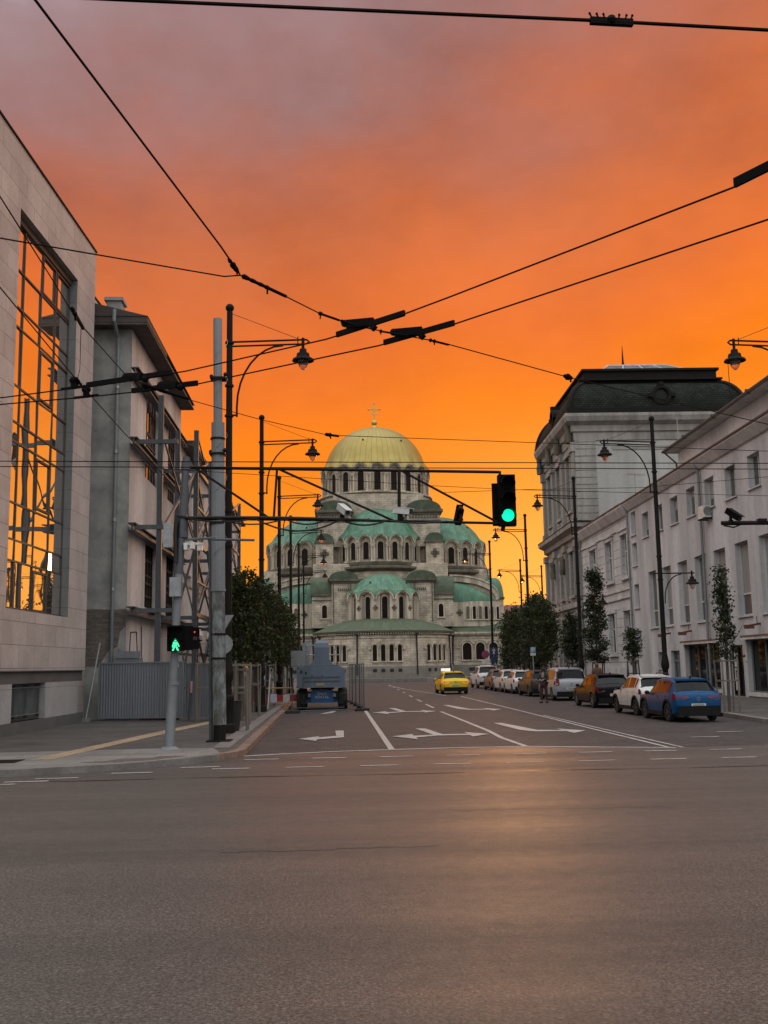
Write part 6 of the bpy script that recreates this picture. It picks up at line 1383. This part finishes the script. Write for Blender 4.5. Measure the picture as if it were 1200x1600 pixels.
    b = MB(); b.lathe([(.06, 0), (.06, .012), (.045, .012), (.045, 0)], 14); b.v = [(x_, .0 - z_, belt * .82 + y_) for x_, y_, z_ in b.v]; b.build('badge', MT['chrome'], t)
    b = MB(); b.bar((-.05, st[3][0] + .1, belt * 1.09), (.22, st[3][0] + .13, belt * 1.12), .02); b.build('wiper', MT['black'], t)
    if rails:
        q = MB()
        for sg in (1, -1): q.tube([(sg * w * .68, rf * L + .1, H - .04), (sg * w * .68, rf * L + .2, H + .035), (sg * w * .68, wf * L - .2, H + .035), (sg * w * .68, wf * L - .1, H - .02)], .018, 6)
        q.build('roof_rails', MT['clad_black'], t)
    else:
        q = MB(); q.box(-.02, .02, rf * L + .05, rf * L + .17, H - .03, H + .045); q.build('roof_aerial', MT['clad_black'], t)
    ty, ri, hub = wheel_meshes(wr); first = None
    for a in ax:
        for sg in (1, -1):
            if not first:
                first = ty.build('wheel', MT['tyre'], t, True); r_ = ri.build('rim', MT[rim], first, True); h_ = hub.build('brake_disc', MT['black'], first); o3 = first
            else: o3 = dup(first, t)
            o3.location = (sg * (w - .12), a * L, wr); o3.rotation_euler = (0, 0, 0 if sg > 0 else pi)
    return t
car('metallic blue crossover, nearest of the parked row, black lower cladding', 11.36, 32.0, .02, 'suv', 4.27, 1.77, 1.54, .98, (.005, .055, .15), .2, .335, (.19, .79), cladding=True, rim='rim_dark', tailw=.42, tailz=(.78, .93), size=.89)
car('small white hatchback with black wheel arches and roof rails behind the blue crossover', 11.5, 36.15, .025, 'suv', 3.73, 1.63, 1.51, .98, (.56, .56, .55), .2, .31, (.17, .82), cladding=True, rim='rim_dark', rails=True, tailw=.26, tailz=(.68, .92), size=.95)
car('black hatchback parked third from the near end', 11.72, 42.8, .03, 'hatch', 4.2, 1.77, 1.47, .94, (.008, .008, .01), .18, .32, (.18, .80), tailw=.3, size=.96, edge=.07)
car('silver minivan with tall red tail lights beside the walking person', 11.95, 51.8, .01, 'van', 4.3, 1.78, 1.66, 1.0, (.30, .31, .34), .19, .32, (.18, .82), tailw=.16, tailz=(.72, 1.1))
car('dark brown estate car parked beyond the silver minivan', 12.1, 58.9, .015, 'van', 4.5, 1.76, 1.5, .96, (.055, .047, .043), .18, .32, (.2, .8))
car('white hatchback parked beyond the dark brown estate, nearer of two alike', 12.1, 64.7, .015, 'hatch', 4.1, 1.74, 1.48, .94, (.55, .55, .55), .18, .31, (.18, .81))
car('white hatchback parked beyond the dark brown estate, farther of two alike', 12.1, 69.2, .015, 'hatch', 4.1, 1.74, 1.5, .96, (.5, .5, .5), .18, .31, (.18, .81))
car('dusty reddish grey hatchback next to the last white car', 12.15, 74.2, .015, 'hatch', 4.1, 1.74, 1.5, .95, (.14, .1, .09), .18, .31, (.18, .81))
car('white pickup like sport utility, farthest of the parked row', 12.2, 81.2, .015, 'suv', 4.6, 1.85, 1.78, 1.1, (.52, .52, .52), .24, .36, (.18, .8), rails=True)
tx = car('yellow taxi with a white roof sign and lit tail lights driving towards the cathedral', 7.85, 66.9, .03, 'hatch', 4.3, 1.8, 1.46, .93, (.62, .44, .02), .18, .32, (.18, .8), name='taxi', lights=MT['tail_on'], group='taxis')
b = MB(); b.box(-.7, -.1, 1.55, 1.8, 1.47, 1.66); b.build('roof_sign', lit('taxi_sign', (.95, .93, .9), .75), tx)

# ---- boom lift parked in the left lane
LF = thing('boom_lift', 'blue grey boom lift on big black tyres with a blue lettered chassis', 'boom lift', (-.55, 46.6, 0))
MT['lift_grey'] = mat('lift_grey', (.105, .135, .185), .5, .08, 1, .1, .25, True); MT['lift_blue'] = mat('lift_blue', (.01, .09, .27), .45, .15, 2, .1)
ty, ri, hub = wheel_meshes(.44, .42)
first = None
for y in (.45, 3.0):
    for sg in (1, -1):
        if not first: first = ty.build('wheel', MT['tyre'], LF, True); ri.build('rim', MT['lift_blue'], first, True); hub.build('hub', MT['black'], first); o = first
        else: o = dup(first, LF)
        o.location = (sg * .93, y, .44); o.rotation_euler = (0, 0, 0 if sg > 0 else pi)
b = MB()
for sg in (1, -1):
    for k in range(22):
        for y in (.45, 3.0):
            a = 2 * pi * k / 22; b.bar((sg * (.93 + (.18 if k % 2 else -.0)), y + .445 * cos(a), .44 + .445 * sin(a)), (sg * (.93 + (.0 if k % 2 else -.18)), y + .445 * cos(a + .12), .44 + .445 * sin(a + .12)), .06, .04)
b.build('tread', MT['tyre'], LF)
b = MB(); b.box(-.46, .46, .05, 3.4, .34, .86); b.box(-.5, .5, .02, .3, .3, .84); b.box(-.78, .78, .3, .6, .3, .55); b.box(-.78, .78, 2.85, 3.15, .3, .55); b.build('chassis', MT['lift_blue'], LF)
b = MB(); b.box(-.62, -.5, .1, .35, .56, .72); b.box(.5, .62, .1, .35, .56, .72); b.build('work_lights', MT['galv'], LF); b = MB(); b.box(-.76, -.5, .15, .5, .5, .8); b.build('bracket', MT['black'], LF); b = MB(); b.box(.5, .76, .15, .5, .5, .8); b.build('bracket', MT['black'], LF)
b = MB(); b.cyl((0, 1.6, .86), (0, 1.6, .98), .55, n=20); b.build('turntable', MT['black'], LF)
b = MB(); y0, y1 = -.45, 2.6
b.prism([(x, y0 + .0, z) for x, z in ((-1.08, .98), (1.0, .98), (1.03, 1.05), (1.03, 1.78), (.85, 1.9), (.5, 2.0), (.36, 2.2), (.33, 2.42), (-.33, 2.42), (-.36, 2.2), (-.5, 2.0), (-.95, 1.88), (-1.12, 1.78), (-1.1, 1.05))], (0, 1.2, 0)); b.box(-1.08, -.4, y0 + 1.2, y1 + .6, .98, 1.75); b.box(.4, 1.0, y0 + 1.2, y1 + .6, .98, 1.75); b.build('counterweight', MT['lift_grey'], LF)
b = MB(); b.box(-.8, .8, y0 - .03, y0 - .001, 1.42, 1.47); b.box(-.8, .8, y0 - .03, y0 - .001, 1.25, 1.29); b.box(-.85, -.78, y0 - .025, y0 - .001, 1.02, 1.5); b.build('grooves', MT['steel'], LF)
for x0, x1, z0, z1 in ((-.95, -.86, 1.62, 1.75), (-.74, -.66, 1.58, 1.68), (-.45, -.4, 1.47, 1.52), (0, .05, 1.47, 1.52)): b = MB(); b.box(x0, x1, y0 - .02, y0 - .001, z0, z1); b.build('recess', MT['black'], LF)
b = MB(); b.box(-.25, .1, y0 - .012, y0 - .001, 1.06, 1.18); b.build('warning_label', mat('yellow_label', (.3, .25, .1), .6), LF)
b = MB(); b.add([(x, y, z) for z, ww, y0_, y1_ in ((2.4, .33, -.3, .9), (2.75, .34, -.3, .9), (2.95, .3, -.25, .9), (3.08, .2, -.1, .9)) for x, y in ((-ww, y0_), (ww, y0_), (ww, y1_), (-ww, y1_))], [(0, 1, 5, 4), (1, 2, 6, 5), (2, 3, 7, 6), (3, 0, 4, 7), (4, 5, 9, 8), (5, 6, 10, 9), (6, 7, 11, 10), (7, 4, 8, 11), (8, 9, 13, 12), (9, 10, 14, 13), (10, 11, 15, 14), (11, 8, 12, 15), (12, 13, 14, 15)]); b.box(-.2, .2, .9, 6.2, 2.5, 2.85); b.box(-.17, .17, 1.2, 6.8, 2.15, 2.45); b.build('boom', MT['lift_grey'], LF)
b = MB()
for x0, x1, ya, yb, z0, z1 in ((-.9, .9, 6.9, 7.8, 2.0, 2.05),): b.box(x0, x1, ya, yb, z0, z1)
for z in (2.5, 3.0): b.tube([(-.9, 6.9, z), (.9, 6.9, z), (.9, 7.8, z), (-.9, 7.8, z), (-.9, 6.9, z)], .02, 5)
for x in (-.9, .9):
    for y in (6.9, 7.8): b.tube([(x, y, 2), (x, y, 3)], .02, 5)
b.build('platform', MT['galv'], LF)
b = MB(); b.cyl((.7, -.2, 1.85), (.7, -.2, 2.1), .05, n=8); b.build('beacon', mat('beacon_red', (.35, .06, .03), .3), LF)
b = MB(); b.box(-1.2, 1.0, .0, .06, .07, .12); b.build('tow_bar', MT['steel'], LF)
def text(s, size, loc, m, par, nm='lettering'):
    c = bpy.data.curves.new(nm, 'FONT'); c.body = s; c.size = size; c.align_x = 'CENTER'; c.extrude = .002; o = bpy.data.objects.new(nm, c); COL.objects.link(o); dg = bpy.context.evaluated_depsgraph_get()
    me = bpy.data.meshes.new_from_object(o.evaluated_get(dg)); bpy.data.objects.remove(o); me.materials.clear(); me.materials.append(m); o = bpy.data.objects.new(nm, me); COL.objects.link(o); o.parent = par; o.location = loc; o.rotation_euler = (pi / 2, 0, 0); return o
text('Genie', .19, (0, .01, .66), WHT, LF); text('RENTAL', .17, (0, .01, .5), WHT, LF)

# ================================================================ people
def skin(name, verts, edges, radii, m, par, sub=2, root=0):
    me = bpy.data.meshes.new(name); me.from_pydata(verts, edges, []); o = bpy.data.objects.new(name, me); COL.objects.link(o); o.parent = par
    md = o.modifiers.new('skin', 'SKIN'); md.use_smooth_shade = True
    for i, r in enumerate(radii):
        sv = me.skin_vertices[0].data[i]; sv.radius = (r, r) if not isinstance(r, tuple) else r; sv.use_root = i == root
    sb = o.modifiers.new('sub', 'SUBSURF'); sb.levels = sub; sb.render_levels = sub
    me.materials.append(m); return o
SKIN = mat('skin', (.36, .22, .16), .55, .1, 6); HAIR = mat('dark_hair', (.03, .02, .016), .7, .3, 8); BHAIR = mat('brown_hair', (.12, .055, .035), .7, .3, 8)
def person(label, loc, rz, jacket, trouser, hair, stride=.12, reach=True, hood=False, hgt=1.0):
    t = thing('person', label, 'person', loc, rz); s = hgt; t.scale = (s, s, s)
    # joints: x right, -y forward
    V = {'pelvis': (0, 0, .93), 'waist': (0, .0, 1.08), 'chest': (0, .0, 1.3), 'neck': (0, .01, 1.47), 'head0': (0, -.005, 1.55), 'head1': (0, -.012, 1.64), 'head2': (0, .0, 1.705),
         'shL': (-.18, .0, 1.42), 'shR': (.18, 0, 1.42), 'hipL': (-.09, 0, .9), 'hipR': (.09, 0, .9), 'knL': (-.1, -.05 - stride * .5, .5), 'knR': (.1, -.02 + stride * .4, .5), 'anL': (-.1, -stride, .09), 'anR': (.1, stride * 1.1, .09), 'toL': (-.11, -stride - .16, .035), 'toR': (.11, stride * 1.1 - .16, .035)}
    if reach: V.update(elL=(-.25, -.05, 1.16), wrL=(-.16, -.27, 1.2), elR=(.25, .0, 1.15), wrR=(.13, -.24, 1.12))
    else: V.update(elL=(-.24, .03, 1.14), wrL=(-.25, -.04, .9), elR=(.24, .03, 1.14), wrR=(.25, -.04, .9))
    R_ = dict(pelvis=.135, waist=.12, chest=(.16, .12), neck=.055, head0=.07, head1=.088, head2=.07, shL=.06, shR=.06, hipL=.085, hipR=.085, knL=.06, knR=.06, anL=.042, anR=.042, toL=.035, toR=.035, elL=.042, elR=.042, wrL=.028, wrR=.028)
    E_ = [('pelvis', 'waist'), ('waist', 'chest'), ('chest', 'neck'), ('neck', 'head0'), ('head0', 'head1'), ('head1', 'head2'), ('chest', 'shL'), ('chest', 'shR'), ('shL', 'elL'), ('elL', 'wrL'), ('shR', 'elR'), ('elR', 'wrR'), ('pelvis', 'hipL'), ('pelvis', 'hipR'), ('hipL', 'knL'), ('knL', 'anL'), ('hipR', 'knR'), ('knR', 'anR'), ('anL', 'toL'), ('anR', 'toR')]
    for sd in 'LR':       # palm and five fingers
        w = Vector(V['wr' + sd]); d = (w - Vector(V['el' + sd])).normalized(); side = Vector((1 if sd == 'L' else -1, 0, 0)); side = (side - d * side.dot(d)).normalized(); nrm = d.cross(side)
        V['pa' + sd] = tuple(w + d * .06); R_['pa' + sd] = .03; E_.append(('wr' + sd, 'pa' + sd))
        for k in range(4):
            b0 = w + d * .09 + side * (.03 - .02 * k); b1 = b0 + d * (.045 - .006 * abs(k - 1)) + nrm * .012; b2 = b1 + d * .03 + nrm * .03
            for q, p, r in (('a', b0, .010), ('b', b1, .009), ('c', b2, .007)): V['f%s%d%s' % (q, k, sd)] = tuple(p); R_['f%s%d%s' % (q, k, sd)] = r
            E_ += [('pa' + sd, 'fa%d%s' % (k, sd)), ('fa%d%s' % (k, sd), 'fb%d%s' % (k, sd)), ('fb%d%s' % (k, sd), 'fc%d%s' % (k, sd))]
        V['t0' + sd] = tuple(w + d * .035 + side * .045); V['t1' + sd] = tuple(w + d * .08 + side * .06 + nrm * .015); R_['t0' + sd] = .011; R_['t1' + sd] = .008; E_ += [('pa' + sd, 't0' + sd), ('t0' + sd, 't1' + sd)]
    def sub(nm, keys, grow, m, root):
        ks = list(keys); skin(nm, [V[k] for k in ks], [(ks.index(a), ks.index(b)) for a, b in E_ if a in ks and b in ks], [tuple(x + grow for x in R_[k]) if isinstance(R_[k], tuple) else R_[k] + grow for k in ks], m, t, 2, ks.index(root))
    sub('body', V.keys(), 0, SKIN, 'pelvis')
    sub('jacket', ['pelvis', 'waist', 'chest', 'neck', 'shL', 'shR', 'elL', 'elR', 'wrL', 'wrR'], .022, jacket, 'waist')
    sub('trousers', ['pelvis', 'hipL', 'hipR', 'knL', 'knR', 'anL', 'anR'], .017, trouser, 'pelvis')
    for sd in 'LR':
        a, b_ = Vector(V['an' + sd]), Vector(V['to' + sd]); q = MB(); q.tube([(a.x, a.y + .06, .045), (a.x, a.y, .05), (b_.x, b_.y + .05, .045), (b_.x, b_.y - .02, .035)], [.045, .052, .048, .03], 8); q.build('shoe', MT['black'], t, True)
    h = MB(); rows = 7; vs = []
    h.lathe([(.001, .118), (.06, .1), (.093, .06), (.103, .0), (.1, -.06), (.085, -.12 if hood else -.09)], 14, (0, .014, 1.64)); h.build('hair' if not hood else 'hood', hair, t, True)
    f = MB(); f.ball((0, -.105, 1.635), .014, 6); f.build('nose', SKIN, t)
    f = MB(); f.ball((-.033, -.092, 1.655), .01, 6); f.ball((.033, -.092, 1.655), .01, 6); f.box(-.025, .025, -.095, -.085, 1.588, 1.596); f.build('eyes_and_mouth', HAIR, t)
    f = MB(); f.ball((-.098, .01, 1.635), .022, 6); f.ball((.098, .01, 1.635), .022, 6); f.build('ears', SKIN, t); return t
person('person in dark hooded jacket and dark red trousers walking in the road', (10.15, 49.9, 0), -.7, mat('dark_jacket', (.028, .03, .034), .8, .25, 4), mat('dark_red_trousers', (.05, .016, .018), .85, .25, 4), mat('dark_hood', (.02, .02, .024), .8, .2, 4), .1, True, True, .98)
person('person with reddish brown hair on the pavement, only the head showing above the black hatchback', (13.35, 53.0 - .9, .12), 2.6, mat('brown_coat', (.1, .05, .035), .85, .2, 4), mat('dark_trousers', (.03, .03, .035), .85, .2, 4), BHAIR, .02, False, True, 1.0)
